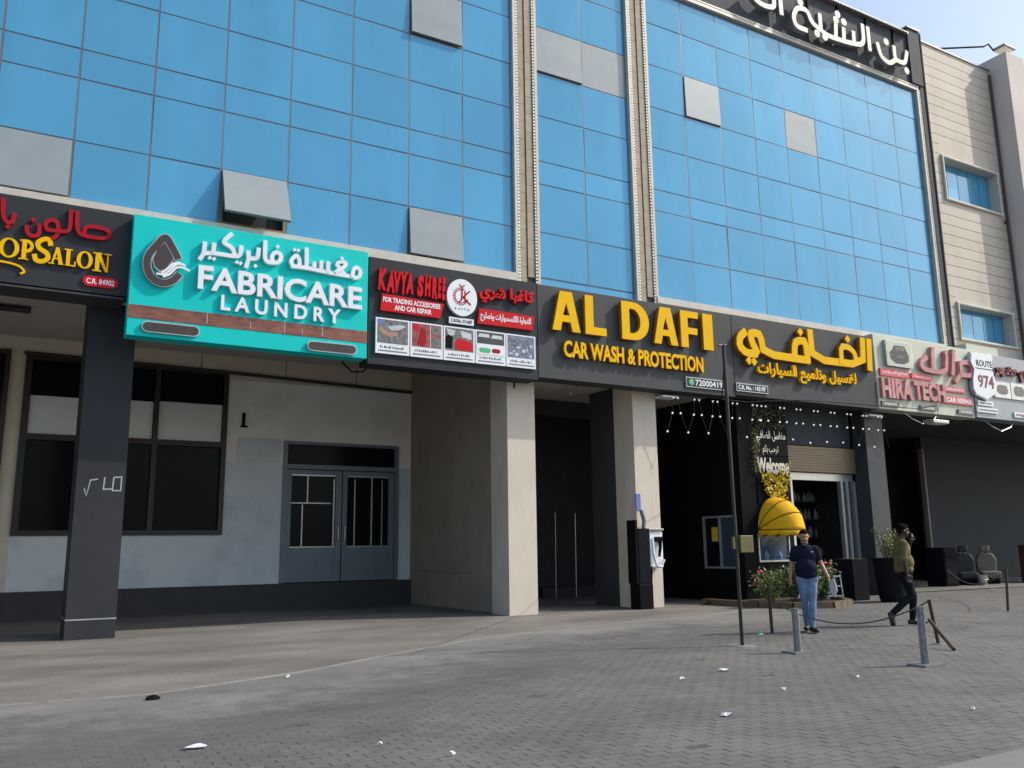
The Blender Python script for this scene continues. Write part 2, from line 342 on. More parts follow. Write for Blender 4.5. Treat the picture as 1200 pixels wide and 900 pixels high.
TR={'DAFI':[[(21.71,7.37),(21.66,6.54)],[(21.43,7.37),(21.37,6.61),(19.25,6.59),(19.22,7.37)],[(20.43,6.61),(20.46,7.09),(20.81,7.09),(21.05,6.94),(21.09,6.66)],[(19.03,6.53),(18.99,7.07),(18.74,7.07),(18.57,6.97),(18.52,6.6)],[(19.04,6.53),(17.33,6.55),(17.25,7.06),(17.03,7.1),(16.88,7.05),(16.93,6.82),(17.11,6.52),(16.7,6.5),(16.46,6.67),(16.49,6.92),(16.68,7.07)]],'DAFIdots':[[(20.77,7.33),(18.81,7.32),(16.76,6.3),(16.94,6.29)]],'SAL':[[(0.62,7.49),(0.63,7.21),(0.69,7.09),(0.8,7.07),(1.11,7.07),(1.19,7.19),(1.09,7.27),(0.76,7.27),(0.76,7.09)],[(0.52,7.5),(0.53,7.17),(0.48,7.1),(0.34,7.09),(0.17,7.08),(0.13,7.18),(0.19,7.27),(0.3,7.28),(0.35,7.16),(0.34,7.01),(0.26,6.94)],[(-0.14,7.09),(-0.13,6.98),(-0.07,6.93),(0.03,6.94),(0.06,7.02),(0.05,7.15)],[(-0.53,7.51),(-0.51,7.21),(-0.44,7.1),(-0.36,7.13),(-0.34,7.27)]],'SALdots':[[(-0.05,7.22),(-0.42,7.03)]],'FAB':[[(3.25,7.45),(3.09,7.27),(3.29,7.19),(3.34,7.05)],[(3.45,7.23),(3.44,7.07),(3.37,7.02),(2.96,7.03),(2.8,7.0)],[(2.95,7.2),(2.94,7.03)],[(2.78,7.19),(2.77,6.98),(2.71,6.88)],[(3.78,7.24),(3.77,7.04),(3.61,7.03)],[(3.59,7.15),(3.6,6.99),(3.56,6.86)],[(3.9,7.41),(3.9,7.07),(3.97,7.0),(4.16,7.02),(4.23,7.13),(4.19,7.23),(4.09,7.23),(4.04,7.14),(4.06,7.04)],[(4.45,7.01),(4.41,7.11),(4.52,7.25),(4.59,7.16),(4.59,7.02)],[(4.45,7.0),(4.73,7.01),(5.01,6.99),(5.29,6.98),(5.69,6.97)],[(4.72,7.4),(4.73,7.02)],[(4.89,7.13),(4.89,7.01)],[(5.03,7.18),(5.03,7.0)],[(5.17,7.18),(5.17,6.99)],[(5.34,7.02),(5.5,7.14),(5.55,7.23),(5.45,7.26),(5.35,7.2),(5.39,7.13),(5.51,7.0)],[(5.69,6.97),(5.7,7.12),(5.77,7.19),(5.86,7.12),(5.84,6.98),(5.73,6.95)]],'FABdots':[[(2.88,6.92),(2.96,6.91),(3.38,6.91),(3.45,6.9),(3.73,6.89),(4.14,7.35),(4.48,7.34),(4.55,7.34),(5.45,7.32)]],'HIR':[[(26.14,6.75),(26.72,6.76),(26.8,7.05),(26.59,7.21),(26.17,7.14)],[(26.17,7.14),(26.16,6.78),(25.84,6.52)],[(25.87,7.49),(25.7,6.74)],[(25.46,7.25),(25.36,6.74),(24.38,6.74),(24.14,6.84),(24.18,7.01),(24.44,7.15)],[(24.78,7.46),(24.69,6.76)]],'HIRdots':[[(25.45,7.39)]],'TOP':[[(25.52,18.08),(25.38,17.62),(25.03,17.59),(24.84,17.65),(24.85,18.08)],[(24.87,17.61),(24.51,17.35),(24.09,17.51),(23.98,17.94)],[(23.54,18.38),(23.55,17.6)],[(23.27,18.39),(23.27,17.68),(22.64,17.54),(21.53,17.46),(21.17,17.57),(20.78,17.71),(20.62,18.1),(20.14,18.04),(19.94,17.64),(20.06,17.35),(20.5,17.36)],[(22.78,17.98),(22.77,17.58)],[(22.3,17.96),(22.28,17.54)],[(21.93,18.0),(21.88,17.51)],[(21.19,18.11),(21.19,17.61)],[(19.42,18.08),(19.43,17.6)],[(19.13,18.04),(19.13,17.69),(18.71,17.61),(18.34,17.69),(18.18,17.9)]],'TOPdots':[[(24.44,18.15),(25.41,17.35),(22.06,18.41),(21.95,18.18),(22.34,18.22),(20.99,17.39),(21.35,17.38),(20.32,18.27)]],'DROP':[[(2.31,6.84),(2.2,7.03),(2.08,7.22),(1.93,6.99),(1.81,6.81),(1.79,6.62),(1.85,6.43),(1.99,6.32),(2.13,6.31),(2.26,6.38),(2.34,6.49)]],'DROPin':[[(2.07,7.08),(2.24,6.82),(2.2,6.72),(2.12,6.58),(2.03,6.54),(1.94,6.61),(1.9,6.74),(1.96,6.93)]],'WAVE':[[(1.98,6.47),(2.09,6.46),(2.18,6.55),(2.29,6.7),(2.37,6.72),(2.44,6.7)],[(2.06,6.5),(2.15,6.59),(2.25,6.71),(2.35,6.74)],[(2.09,6.43),(2.19,6.48),(2.29,6.63),(2.39,6.66),(2.52,6.61)]],'SHIELD':[[(26.73,7.51),(26.98,7.56),(27.15,7.52),(27.37,7.55),(27.54,7.54),(27.77,7.6),(27.88,7.47),(27.75,7.16),(27.84,6.86),(27.93,6.53),(27.79,6.26),(27.44,6.1),(27.3,6.01),(27.12,6.08),(26.76,6.16),(26.64,6.34),(26.67,6.64),(26.79,6.98),(26.65,7.22)]]}
# ================================================================ GROUND
g = MB(); g.v = [(-400,-400,-.014),(600,-400,-.014),(600,600,-.014),(-400,600,-.014)]; g.f = [(0,1,2,3)]
struct(obj('ground', g, 'ground'))
apts = [(-12,-7.3),(-1,-7.15),(.1,-7.05),(1.4,-7.2),(3.2,-6.5),(5.1,-5.3),(6.6,-4.4),(8,-3.93),(10.4,-3.38),(13,-3.0),(15.4,-2.2),(16.2,-.9),(16.75,0),(31,0),(31,16),(-12,16)]
inn = [(x, y+.45 if k < 13 else y) for k, (x, y) in enumerate(apts)]
g = MB(); g.v = [(x, y, .0075) for x, y in inn]; g.f = [tuple(range(len(inn)))]
apr = struct(obj('concrete_apron', g, 'apron'))
# the concrete feathers out over the pavers as a thin, worn film of cement and dust
g = MB(); ne = 13; rows = 16
for r_ in range(rows+1):
    for k in range(ne): g.v.append((apts[k][0], apts[k][1]+.45-4.6*r_/rows, .0075-.0002*r_))
for r_ in range(rows):
    for k in range(ne-1): a = r_*ne+k; g.f.append((a+ne, a+ne+1, a+1, a))
dm = MT['film_dust'].copy(); dm.name = 'worn_concrete_edge'; nn_ = dm.node_tree; bs = nn_.nodes['Principled BSDF']
fa = nn_.nodes.new('ShaderNodeAttribute'); fa.attribute_name = 'fade'; tx = nn_.nodes.new('ShaderNodeTexCoord'); nz_ = nn_.nodes.new('ShaderNodeTexNoise'); nz_.inputs['Scale'].default_value = 2.2; nz_.inputs['Detail'].default_value = 8; nz_.inputs['Roughness'].default_value = .7
nn_.links.new(tx.outputs['Object'], nz_.inputs[0]); ma = nn_.nodes.new('ShaderNodeMath'); ma.operation = 'SUBTRACT'; nn_.links.new(nz_.outputs[0], ma.inputs[0]); nn_.links.new(fa.outputs['Fac'], ma.inputs[1])
mg = nn_.nodes.new('ShaderNodeMapRange'); mg.inputs[1].default_value = -.30; mg.inputs[2].default_value = .30; nn_.links.new(ma.outputs[0], mg.inputs[0]); nn_.links.new(mg.outputs[0], bs.inputs['Alpha'])
eo = obj('dust_film', g, dm, apr); at = eo.data.attributes.new('fade', 'FLOAT', 'POINT'); at.data.foreach_set('value', [(.05+.85*r_/rows) for r_ in range(rows+1) for k in range(ne)]); eo['kind'] = 'stuff'
q = MB(); w_ = .04
for k in range(ne):
    x, y = apts[k][0], apts[k][1]+.45; q.v += [(x, y-w_, .007), (x, y-w_*.7, .016), (x, y+w_*.7, .017), (x, y+w_, .007)]
for k in range(ne-1):
    for j in range(3): a = 4*k+j; q.f.append((a, a+4, a+5, a+1))
obj('cement_edging', q, M('cement_edging', (.17,.165,.152), .9, var=.3, vscale=3, dirt=(.11,.105,.095), dirtscale=1.5), apr)
g = MB().box(-60, 120, -13.42, -13.1, -.02, .012); struct(obj('kerb_strip', g, 'kerbl'))
g = MB(); g.v = [(-60,-13.42,-.006),(-60,-60,-.006),(120,-60,-.006),(120,-13.42,-.006)]; g.f = [(0,1,2,3)]; struct(obj('road', g, 'road'))
paving = MB(); paving.v = [(-3,-13.1,-.0028),(40,-13.1,-.0028),(40,.0,-.0028),(-3,.0,-.0028)]; paving.f = [(0,1,2,3)]
pav = struct(obj('paving', paving, M('paving_joint', (.060,.058,.055), .95, var=.2)))
import bisect
def apron_y(x):
    for i in range(len(apts)-1):
        if apts[i][0] <= x <= apts[i+1][0] and apts[i][0] < apts[i+1][0]:
            t = (x-apts[i][0])/(apts[i+1][0]-apts[i][0]); return apts[i][1]+t*(apts[i+1][1]-apts[i][1])
    return 0
CAM = Vector((0,-17,1.479))
cells = []
ny = 0; y = -13.09
while y < -0.15:
    x = -2.0+(.1 if ny % 2 else 0)
    while x < 31:
        xc, yc = x+.1, y+.05
        if yc < apron_y(xc)+.5:
            d = Vector((xc, yc, 0))-CAM; dz = d.dot(F_); u = d.dot(R_)/dz; v = d.dot(U_)/dz
            if dz > 0 and -.64 < u < .66 and v < .1:
                cells.append((dz, x, y))
        x += .2
    y += .1; ny += 1
cells.sort()
def paver_mb(x, y, mb, z=0.0):
    dx = random.uniform(-.0015,.0015); h = z+random.uniform(-.001,.0018); t1 = random.uniform(-.0012,.0015); gp = .0024
    k = len(mb.v); x0, x1, y0, y1 = x+gp*.6+dx, x+.2-gp*.6+dx, y+gp, y+.1-gp
    mb.v += [(x0,y0,-.01),(x1,y0,-.01),(x1,y1,-.01),(x0,y1,-.01),(x0+.003,y0+.003,h),(x1-.003,y0+.003,h+t1),(x1-.003,y1-.003,h+t1),(x0+.003,y1-.003,h)]
    mb.f += [(k+4,k+5,k+6,k+7),(k,k+1,k+5,k+4),(k+1,k+2,k+6,k+5),(k+2,k+3,k+7,k+6),(k+3,k,k+4,k+7)]
shared = []
for i in range(6):
    q = MB(); paver_mb(0, 0, q); me = bpy.data.meshes.new('paver'); me.from_pydata(q.v, [], q.f); me.materials.append(MT['paver']); shared.append(me)
for dz, x, y in cells[:300]:
    o = bpy.data.objects.new('paver', random.choice(shared)); COL.objects.link(o); o.parent = pav; o.location = (x, y, 0)
rest = MB()
for dz, x, y in cells[300:]:
    if random.random() < .004: continue
    paver_mb(x, y, rest)
# per-paver tone comes from a per-face random attribute
me = bpy.data.meshes.new('pavers'); me.from_pydata(rest.v, [], rest.f)
at = me.attributes.new('tone', 'FLOAT', 'FACE'); vals = []
for i in range(len(rest.f)//5):
    vals += [random.random()]*5
at.data.foreach_set('value', vals)
pm = MT['paver'].copy(); n = pm.node_tree
a_ = n.nodes.new('ShaderNodeAttribute'); a_.attribute_name = 'tone'
mr_ = [q for q in n.nodes if q.type == 'MAP_RANGE'][0]
for l in list(mr_.inputs[0].links): n.links.remove(l)
n.links.new(a_.outputs['Fac'], mr_.inputs[0])
me.materials.append(pm)
o = bpy.data.objects.new('pavers', me); COL.objects.link(o); o.parent = pav; o['kind'] = 'stuff'

# ================================================================ MAIN BUILDING
bld = thing('office_building', 'blue mirror glass office block over a row of ground floor shops', 'building', (10,0,0))
P = lambda name, mb, mat, parent=None, **k: obj(name, mb, mat, parent or bld, **k)
ZR = [7.90, 9.06, 10.32, 10.93, 12.15, 13.34, 14.62, 15.90, 16.96]
panels = [([-3.4,-2.1,-.81,.48,1.80,3.14,4.49,5.85,7.21,8.58,9.94], 'L'), ([10.63,12.09,13.55], 'C'), ([14.25,15.59,16.94,18.30,19.64,20.98,22.31,23.65,24.95,26.25], 'R')]
P('upper_wall', B(-6, 26.7, .16, 15, 6.9, 19.0), 'backing')
grey = {('L',2,0), ('L',5,0), ('L',8,0), ('L',8,5), ('C',0,5), ('C',1,5), ('R',1,5), ('R',4,5)}  # panes that carry the painted haze reflection
tilted = {('L',8,0):.09, ('L',2,0):.05, ('L',8,5):.05, ('C',0,5):.025, ('R',1,5):.02, ('L',5,0):.42}
for xs, tg in panels:
    for i in range(len(xs)-1):
        for j in range(8):
            gp = .016; x0, x1, z0, z1 = xs[i]+gp, xs[i+1]-gp, ZR[j]+gp, ZR[j+1]-gp
            key = (tg, i, j); mat = 'glass_haze' if key in grey else 'glass'
            if key in tilted:
                # the sash is hinged at its top edge and pushed out at the bottom
                t = tilted[key]; hh = z1-z0
                sash = P('openable_window', MB().box(x0, x1, .03, .055, z0, z1), 'mullion', label='window sash pushed open at the bottom' if t > .3 else 'window sash slightly ajar')
                pn = obj('glass_pane', MB().box(x0+.012, x1-.012, .0, .029, z0+.012, z1-.012), mat, sash)
                for o_ in (sash, pn):
                    piv = Vector((0, .05, z1))
                    mm = Matrix.Translation(piv) @ Matrix.Rotation(-t, 4, 'X') @ Matrix.Translation(-piv)
                    base = WL[o_.name]
                    for v in o_.data.vertices: v.co = (mm @ (v.co+base))-base
                P('window_reveal', MB().box(x0, x0+.05, .03, .158, z0, z1).box(x1-.05, x1, .03, .158, z0, z1).box(x0+.05, x1-.05, .03, .158, z0, z0+.05), 'shutter')
                if t > .3:
                    P('window_stay', MB().tube([(x0+.06,.09,z0+.35),(x0+.05,-.34,z0+.33)], .012, 6).tube([(x1-.06,.09,z0+.35),(x1-.05,-.34,z0+.33)], .012, 6), 'chrome')
            else:
                ty = random.uniform(-.004,.004); tx = random.uniform(-.004,.004); q = MB().box(x0, x1, .03, .06, z0, z1)
                # every pane sits a hair out of plane, as real glazing does
                q.v = [(a, b+tx*(a-x0)+ty*(c-z0), c) for a, b, c in q.v]
                P('glass_pane', q, mat)
    for i, x in enumerate(xs):
        P('mullion', B(x-.013, x+.013, .034, .15, ZR[0], ZR[-1]), 'mullion')
    for z in ZR:
        P('transom', B(xs[0], xs[-1], .040, .15, z-.013, z+.013), 'mullion')
# strip of glass and ledge between glazing and shop signs
P('ledge', B(-6, 10.0, -.10, .15, 7.66, 7.875), 'trim'); P('ledge', B(14.2, 26.3, -.10, .15, 7.70, 7.875), 'trim')
P('glass_strip', B(10.63, 13.55, .03, .1, 7.6, 7.875), 'glass'); P('wall_band', B(9.7, 26.7, .0, .155, 5.6, 7.66), 'beam'); P('wall_band', B(-6, 9.69, .0, .155, 6.04, 7.66), 'beam'); P('fascia_underside', B(-6, 1.5, -.39, .3, 6.0, 6.035), 'plinth')
def leds(mb, a, b, axis, fixed, y, step=.085, ln=.05, wd=.022):
    t = a
    while t < b:
        if axis == 'z': mb.box(fixed-wd, fixed+wd, y, y+.02, t, t+ln)
        else: mb.box(t, t+ln, y, y+.02, fixed-wd, fixed+wd)
        t += step
    return mb
for (a, b) in ((9.94, 10.63), (13.55, 14.25)):
    pl = P('pilaster', B(a+.14, b-.14, .02, .155, 7.6, 17.0), 'joint')
    for z in range(20):
        z0 = 7.62+z*.47
        obj('stone_block', B(a+.15, (a+b)/2-.012, -.03, .019, z0, z0+.462), 'stone', pl)
        obj('stone_block', B((a+b)/2+.012, b-.15, -.05, .019, z0+.22, z0+.682), 'stone', pl)
    obj('edge_trim', B(a, a+.075, -.08, .1, 7.68, 17.0), 'trim', pl); obj('edge_trim', B(b-.075, b, -.08, .1, 7.68, 17.0), 'trim', pl)
    obj('light_channel', MB().box(a+.076, a+.139, -.055, .1, 7.66, 17.0).box(b-.139, b-.076, -.055, .1, 7.66, 17.0), 'mullion', pl)
    d = MB(); leds(d, 7.7, 16.95, 'z', a+.107, -.076); leds(d, 7.7, 16.95, 'z', b-.107, -.076)
    o = obj('light_dots', d, 'led', pl); o['kind'] = 'stuff'
# frame of the right glazed bay, parapet and side strip
P('edge_trim', B(14.18, 26.36, -.085, .1, 17.0, 17.10), 'trim'); P('edge_trim', B(26.27, 26.36, -.085, .1, 7.66, 16.995), 'trim')
P('edge_trim', B(-6, 14.17, -.085, .1, 17.0, 17.10), 'trim')
P('light_channel', MB().box(-6, 26.45, -.07, .1, 17.102, 17.18).box(26.362, 26.44, -.07, .1, 7.6, 17.100), 'coping')
d = MB(); leds(d, -3, 26.4, 'x', 17.14, -.092); leds(d, 7.7, 17.0, 'z', 26.40, -.092); o = P('light_dots', d, 'led'); o['kind'] = 'stuff'
x = -6.0
while x < 26.0:
    x2 = min(x+1.95, 26.0); P('fascia_panel', B(x, x2-.012, -.06, .15, 17.182, 18.98), 'fascia'); x = x2
P('parapet_block', B(26.0, 26.62, -.14, .6, 17.20, 19.30), 'fascia'); P('coping', B(25.96, 26.66, -.18, .65, 19.30, 19.36), 'coping')
P('side_strip', B(26.445, 26.70, -.10, .15, 7.6, 17.19), 'fascia'); P('side_edge', B(26.702, 26.76, -.13, .15, 7.6, 19.3), 'backing')
P('coping', B(-6, 25.95, -.22, .30, 18.99, 19.05), 'coping')
for i in range(22): P('sign_bracket', B(25.2-i*1.42, 25.25-i*1.42, -.12, -.062, 17.9, 18.985), 'black')
d = MB(); leds(d, -6, 25.9, 'x', 19.02, -.245, step=.12, ln=.07, wd=.018); o = P('light_dots', d, 'led'); o['kind'] = 'stuff'

# ---- ground floor
P('soffit', B(-6, 9.85, .16, 6.0, 6.55, 6.7), 'plaster')
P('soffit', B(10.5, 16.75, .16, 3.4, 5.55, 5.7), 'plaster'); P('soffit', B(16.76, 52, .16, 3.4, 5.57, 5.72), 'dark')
P('soffit', B(10.0, 40, 3.41, 15, 5.7, 5.8), 'dark')  # dark colour stands in for the shade of a deep void
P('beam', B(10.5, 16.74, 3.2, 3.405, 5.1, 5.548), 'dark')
bw = P('back_wall', MB().box(-6,.05,6,6.3,.65,6.55), 'beam')
P('back_wall', MB().box(.05,4.72,6.0,6.3,.65,1.90), 'wall_lo')
P('back_wall', B(4.72,6.22,6.0,6.3,.65,3.75), 'wall_lo'); P('back_wall', B(9.52,10.12,6.0,6.3,.65,3.75), 'wall_lo')
P('back_wall', MB().box(4.72,6.22,6.0,6.3,3.75,5.93).box(9.52,10.12,6.0,6.3,3.75,5.93).box(6.22,9.52,6.0,6.3,4.38,5.93), 'wall_hi')
P('wall_band', MB().box(.05,4.72,5.995,6.3,6.13,6.55).box(4.72,10.12,5.995,6.3,5.93,6.55), 'beam')
for xx in (1.9, 4.0, 6.2, 8.2): P('panel_joint', B(xx, xx+.02, 5.985, 5.994, 5.98, 6.55), 'joint')
P('plinth', B(-6,10.12,5.9,6.35,-.01,.65), 'plinth')
P('pipe', MB().tube([(.0,5.94,6.16),(4.7,5.94,6.10),(10.1,5.94,5.96)], .045, 8), 'brown')
P('plaster_patch', B(5.0,6.15,5.99,5.999,3.76,4.42), 'wall_lo')
win = P('window', MB().box(.05,.2,5.94,6.2,1.9,6.13).box(4.6,4.72,5.94,6.2,1.9,6.13).box(.2,4.6,5.94,6.2,1.9,2.02).box(.2,4.6,5.94,6.2,6.02,6.13).box(2.93,3.05,5.94,6.2,2.02,6.02).box(1.5,1.6,5.94,6.2,2.02,6.02).box(.2,1.5,5.95,6.19,4.12,4.26).box(1.6,2.93,5.95,6.19,4.12,4.26).box(3.05,4.6,5.95,6.19,4.12,4.26), 'brown', label='wide dark brown framed shop window behind the left column')
for a, b in ((.2,1.5),(1.6,2.93),(3.05,4.6)):
    obj('pane', B(a, b, 6.05, 6.07, 2.02, 4.12), 'dglass', win); obj('pane', B(a, b, 6.05, 6.07, 4.26, 6.02), 'dglass', win)
    obj('window_film', B(a+.01, b-.01, 6.03, 6.048, 4.27, 5.17+.02*a), 'film', win)
win2 = P('window', MB().box(-3,-.26,5.9,5.99,1.9,2.0).box(-3,-.26,5.9,5.99,6.1,6.2).box(-.36,-.26,5.9,5.99,2.0,6.1), 'brown', label='brown framed window at the left edge')
obj('pane', B(-3,-.36,5.93,5.95,2.0,6.1), 'dglass', win2)
door = P('double_door', MB().box(6.22,6.33,5.95,6.2,.66,4.38).box(9.41,9.52,5.95,6.2,.66,4.38).box(6.33,9.41,5.95,6.2,4.30,4.38).box(6.33,9.41,5.95,6.2,3.64,3.76), 'alu', label='blue grey aluminium double door')
obj('transom_pane', B(6.33,9.41,6.06,6.08,3.76,4.30), 'dglass', door)
for a, b, s in ((6.34,7.86,0),(7.89,9.40,1)):
    lf = obj('door_leaf', MB().box(a,a+.13,6.0,6.06,.67,3.62).box(b-.17,b,6.0,6.06,.67,3.62).box(a+.13,b-.17,6.0,6.06,3.50,3.62).box(a+.13,b-.17,6.0,6.06,.67,.80).box(a+.13,b-.17,6.02,6.05,.80,1.56), 'alu', door)
    lf2 = obj('door_glass', B(a+.13,b-.17,6.03,6.045,1.58,3.50), 'dglass', door)
    bars = MB().box(a+.13,b-.17,5.985,5.999,1.56,1.59).box(a+.13,b-.17,5.985,5.999,3.46,3.50)
    if s == 0: bars.box(a+.55,a+.58,5.99,6.02,2.75,3.46).box(a+.13,b-.3,5.99,6.02,2.72,2.75).box(a+.42,a+.45,5.99,6.02,1.6,2.70).box(b-.24,b-.2,5.99,6.02,1.6,3.4)
    else: bars.box(a+.82,a+.86,5.99,6.02,1.6,3.46).box(a+.33,a+.36,5.99,6.02,1.6,3.4).box(b-.38,b-.35,5.99,6.02,1.6,3.4)
    obj('glazing_bar', bars, 'silver', door)
    hx = b-.09 if s == 0 else a+.065
    obj('handle', MB().tube([(hx,5.999,1.75),(hx,5.93,1.77),(hx,5.93,2.13),(hx,5.999,2.15)], .014, 6), 'chrome', lf)
P('conduit', MB().box(5.10,5.17,5.93,5.999,4.72,5.06).box(5.06,5.24,5.93,5.999,4.68,4.72), 'black')
P('ceiling_lamp', MB().tube([(-1.4,3.0,6.46),(.05,3.0,6.46)], .07, 8).box(-1.2,-1.16,2.98,3.02,6.5,6.55).box(-.2,-.16,2.98,3.02,6.5,6.55), 'brown')
P('loose_cable', MB().tube([(6.0,.9,5.9),(6.1,1.0,5.55),(6.35,1.1,5.38),(6.6,1.1,5.4),(6.8,1.0,5.6),(6.9,.9,5.95)], .018, 6), 'black')
# left black column
colm = P('column', MB().box(.99,1.80,.30,1.55,-.01,6.55), 'colclad', label='charcoal clad column with scratched paint marks')
obj('metal_strip', B(.985,1.806,.294,1.556,.335,.36), 'silver', colm)
mk = MB()
for s in ([(1.13,2.62),(1.17,2.50),(1.22,2.78),(1.33,2.80)], [(1.45,2.83),(1.44,2.62),(1.58,2.63)], [(1.60,2.83),(1.59,2.60),(1.73,2.60),(1.73,2.85),(1.61,2.84)]):
    stroke_mb(mk, s, .022, .296, .003, round_=0)
obj('scratch_mark', mk, 'silver', colm)
# piers
for a, b in ((9.75,10.49),(13.38,14.12)):
    pr_ = P('pier', MB().box(a, b, .10, .9, -.01, 5.6), 'pier')
P('pier_stain', B(9.92,9.97,.09,.099,5.12,5.3), 'brown')
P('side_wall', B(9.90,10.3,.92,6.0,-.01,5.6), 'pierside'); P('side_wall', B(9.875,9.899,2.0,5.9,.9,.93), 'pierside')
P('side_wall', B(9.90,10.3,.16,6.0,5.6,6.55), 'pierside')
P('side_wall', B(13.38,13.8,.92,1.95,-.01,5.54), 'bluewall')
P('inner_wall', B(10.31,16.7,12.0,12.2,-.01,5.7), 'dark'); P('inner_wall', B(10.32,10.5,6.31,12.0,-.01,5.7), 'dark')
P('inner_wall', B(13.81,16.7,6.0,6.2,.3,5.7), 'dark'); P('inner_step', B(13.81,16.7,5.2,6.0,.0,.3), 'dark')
P('camera_bracket', MB().tube([(12.25,.9,5.5),(12.1,.85,5.3),(11.95,.75,5.25)], .035, 8), 'alub')
P('flush_light', B(14.05,14.55,-.3,.05,5.18,5.22), 'white'); P('flush_light', B(21.9,22.5,-.3,.0,5.20,5.24), 'white')
rail = thing('steel_gate_frame', 'bare steel tube gate frame standing in the dark bay', 'gate frame', (14.6,5.3,0))
obj('frame_tube', MB().tube([(14.25,5.2,.0),(14.28,5.2,2.5),(15.0,5.2,2.5),(14.97,5.2,0)], .025, 8), 'chrome', rail)
# kiosk
kio = P('kiosk', MB().box(16.75,18.62,-.06,.05,-.01,1.02).box(16.75,17.25,-.06,.05,1.02,5.6).box(18.42,18.62,-.06,.05,1.02,5.6).box(17.25,18.42,-.06,.05,1.78,5.6)
   .box(16.75,16.85,.05,.15,-.01,5.6).box(16.75,16.85,1.45,3.3,-.01,5.6).box(16.75,16.85,.15,1.45,-.01,.86).box(16.75,16.85,.15,1.45,2.26,5.6).box(18.52,18.62,.05,.60,-.01,5.6).box(16.85,18.62,3.2,3.3,-.01,5.6), 'blackclad', label='black clad cashier kiosk with two windows')
sw = obj('sliding_window', MB().box(16.72,16.80,.15,.20,.86,2.26).box(16.72,16.80,1.40,1.45,.86,2.26).box(16.72,16.80,.2,1.4,.86,.91).box(16.72,16.80,.2,1.4,2.21,2.26).box(16.71,16.79,.78,.82,.91,2.21), 'alub', kio)
obj('pane', B(16.775,16.785,.82,1.40,.91,2.21), 'dglass', kio); obj('pane', B(16.755,16.765,.2,.78,.91,2.21), M('blueish_pane', (.035,.06,.09), .08, spec=.6), kio)
obj('yellow_notice', B(16.735,16.74,.88,1.12,1.58,1.96), 'ysticker', kio)
w2 = obj('service_window', MB().box(17.25,17.29,-.09,.0,1.02,1.78).box(18.38,18.42,-.09,.0,1.02,1.78).box(17.29,18.38,-.09,.0,1.02,1.07).box(17.29,18.38,-.09,.0,1.74,1.78), 'alub', kio)
obj('pane', B(17.29,18.38,-.05,-.04,1.07,1.74), M('blue_reflect_pane', (.05,.09,.15), .08, spec=.6, metal=.3), kio)
for i in range(2): obj('bottle_refill', MB().lathe((17.55+i*.5,-.02,1.08), [(.0,.0),(.08,.0),(.09,.1),(.05,.2),(.03,.25)], 10), 'jeans', kio)
wp = obj('welcome_panel', B(17.36,18.60,-.085,-.062,2.55,5.25), 'black', kio)
obj('lettering', text_mb('مغاسل الضافي', 17.42,18.52,4.20,4.55,-.10,.012, .012, arabic=True), 'topletter', kio)
obj('lettering', text_mb('ترحب بكم', 17.62,18.22,3.86,4.15,-.10,.012, .012, arabic=True), 'topletter', kio)
obj('lettering', text_mb('Welcome', 17.38,18.58,3.38,3.80,-.10,.012, .035), 'topletter', kio)
# shop front
P('shop_wall', MB().box(18.63,22.0,.55,.70,4.28,5.6).box(18.63,19.30,.55,.70,-.01,3.52), 'dark')
P('panel_joint', B(20.3,20.32,.54,.549,4.3,5.6), 'joint'); P('wall_panel', MB().box(18.65,20.29,.53,.539,4.32,5.55).box(20.33,21.98,.53,.539,4.32,5.55), 'fascia')
sh = P('roller_shutter', B(18.65,21.98,.44,.56,3.52,4.27), 'joint')
for i in range(9): obj('shutter_slat', B(18.65,21.98,.405,.439,3.53+i*.082,3.53+i*.082+.075), 'shutter', sh)
sd_ = P('shop_door', MB().box(19.30,19.38,.55,.68,.0,3.51).box(19.38,21.98,.55,.68,3.30,3.51).box(21.42,21.52,.55,.68,.0,3.30).box(21.60,21.70,.50,.68,.0,3.30).box(21.86,21.98,.47,.68,.0,3.30), 'alub')
obj('door_glass', B(21.52,21.60,.6,.61,.0,3.30), 'dglass', sd_); obj('door_glass', B(21.70,21.86,.6,.61,.0,3.30), 'dglass', sd_)
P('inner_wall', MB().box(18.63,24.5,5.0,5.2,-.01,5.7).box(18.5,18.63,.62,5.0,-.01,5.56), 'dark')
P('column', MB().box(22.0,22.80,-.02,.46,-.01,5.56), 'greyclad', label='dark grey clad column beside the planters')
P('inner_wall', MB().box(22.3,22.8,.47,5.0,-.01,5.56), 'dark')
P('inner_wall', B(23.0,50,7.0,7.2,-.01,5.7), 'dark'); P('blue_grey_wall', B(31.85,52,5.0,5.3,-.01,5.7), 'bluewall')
P('door_trim', B(31.74,31.84,4.9,5.1,-.01,5.2), 'pierside')
# rear body
P('rear_wall', B(-6,40,15,15.2,-.01,6.9), 'dark'); P('left_wall', B(-6.2,-6.0,0,15,-.01,19), 'render')

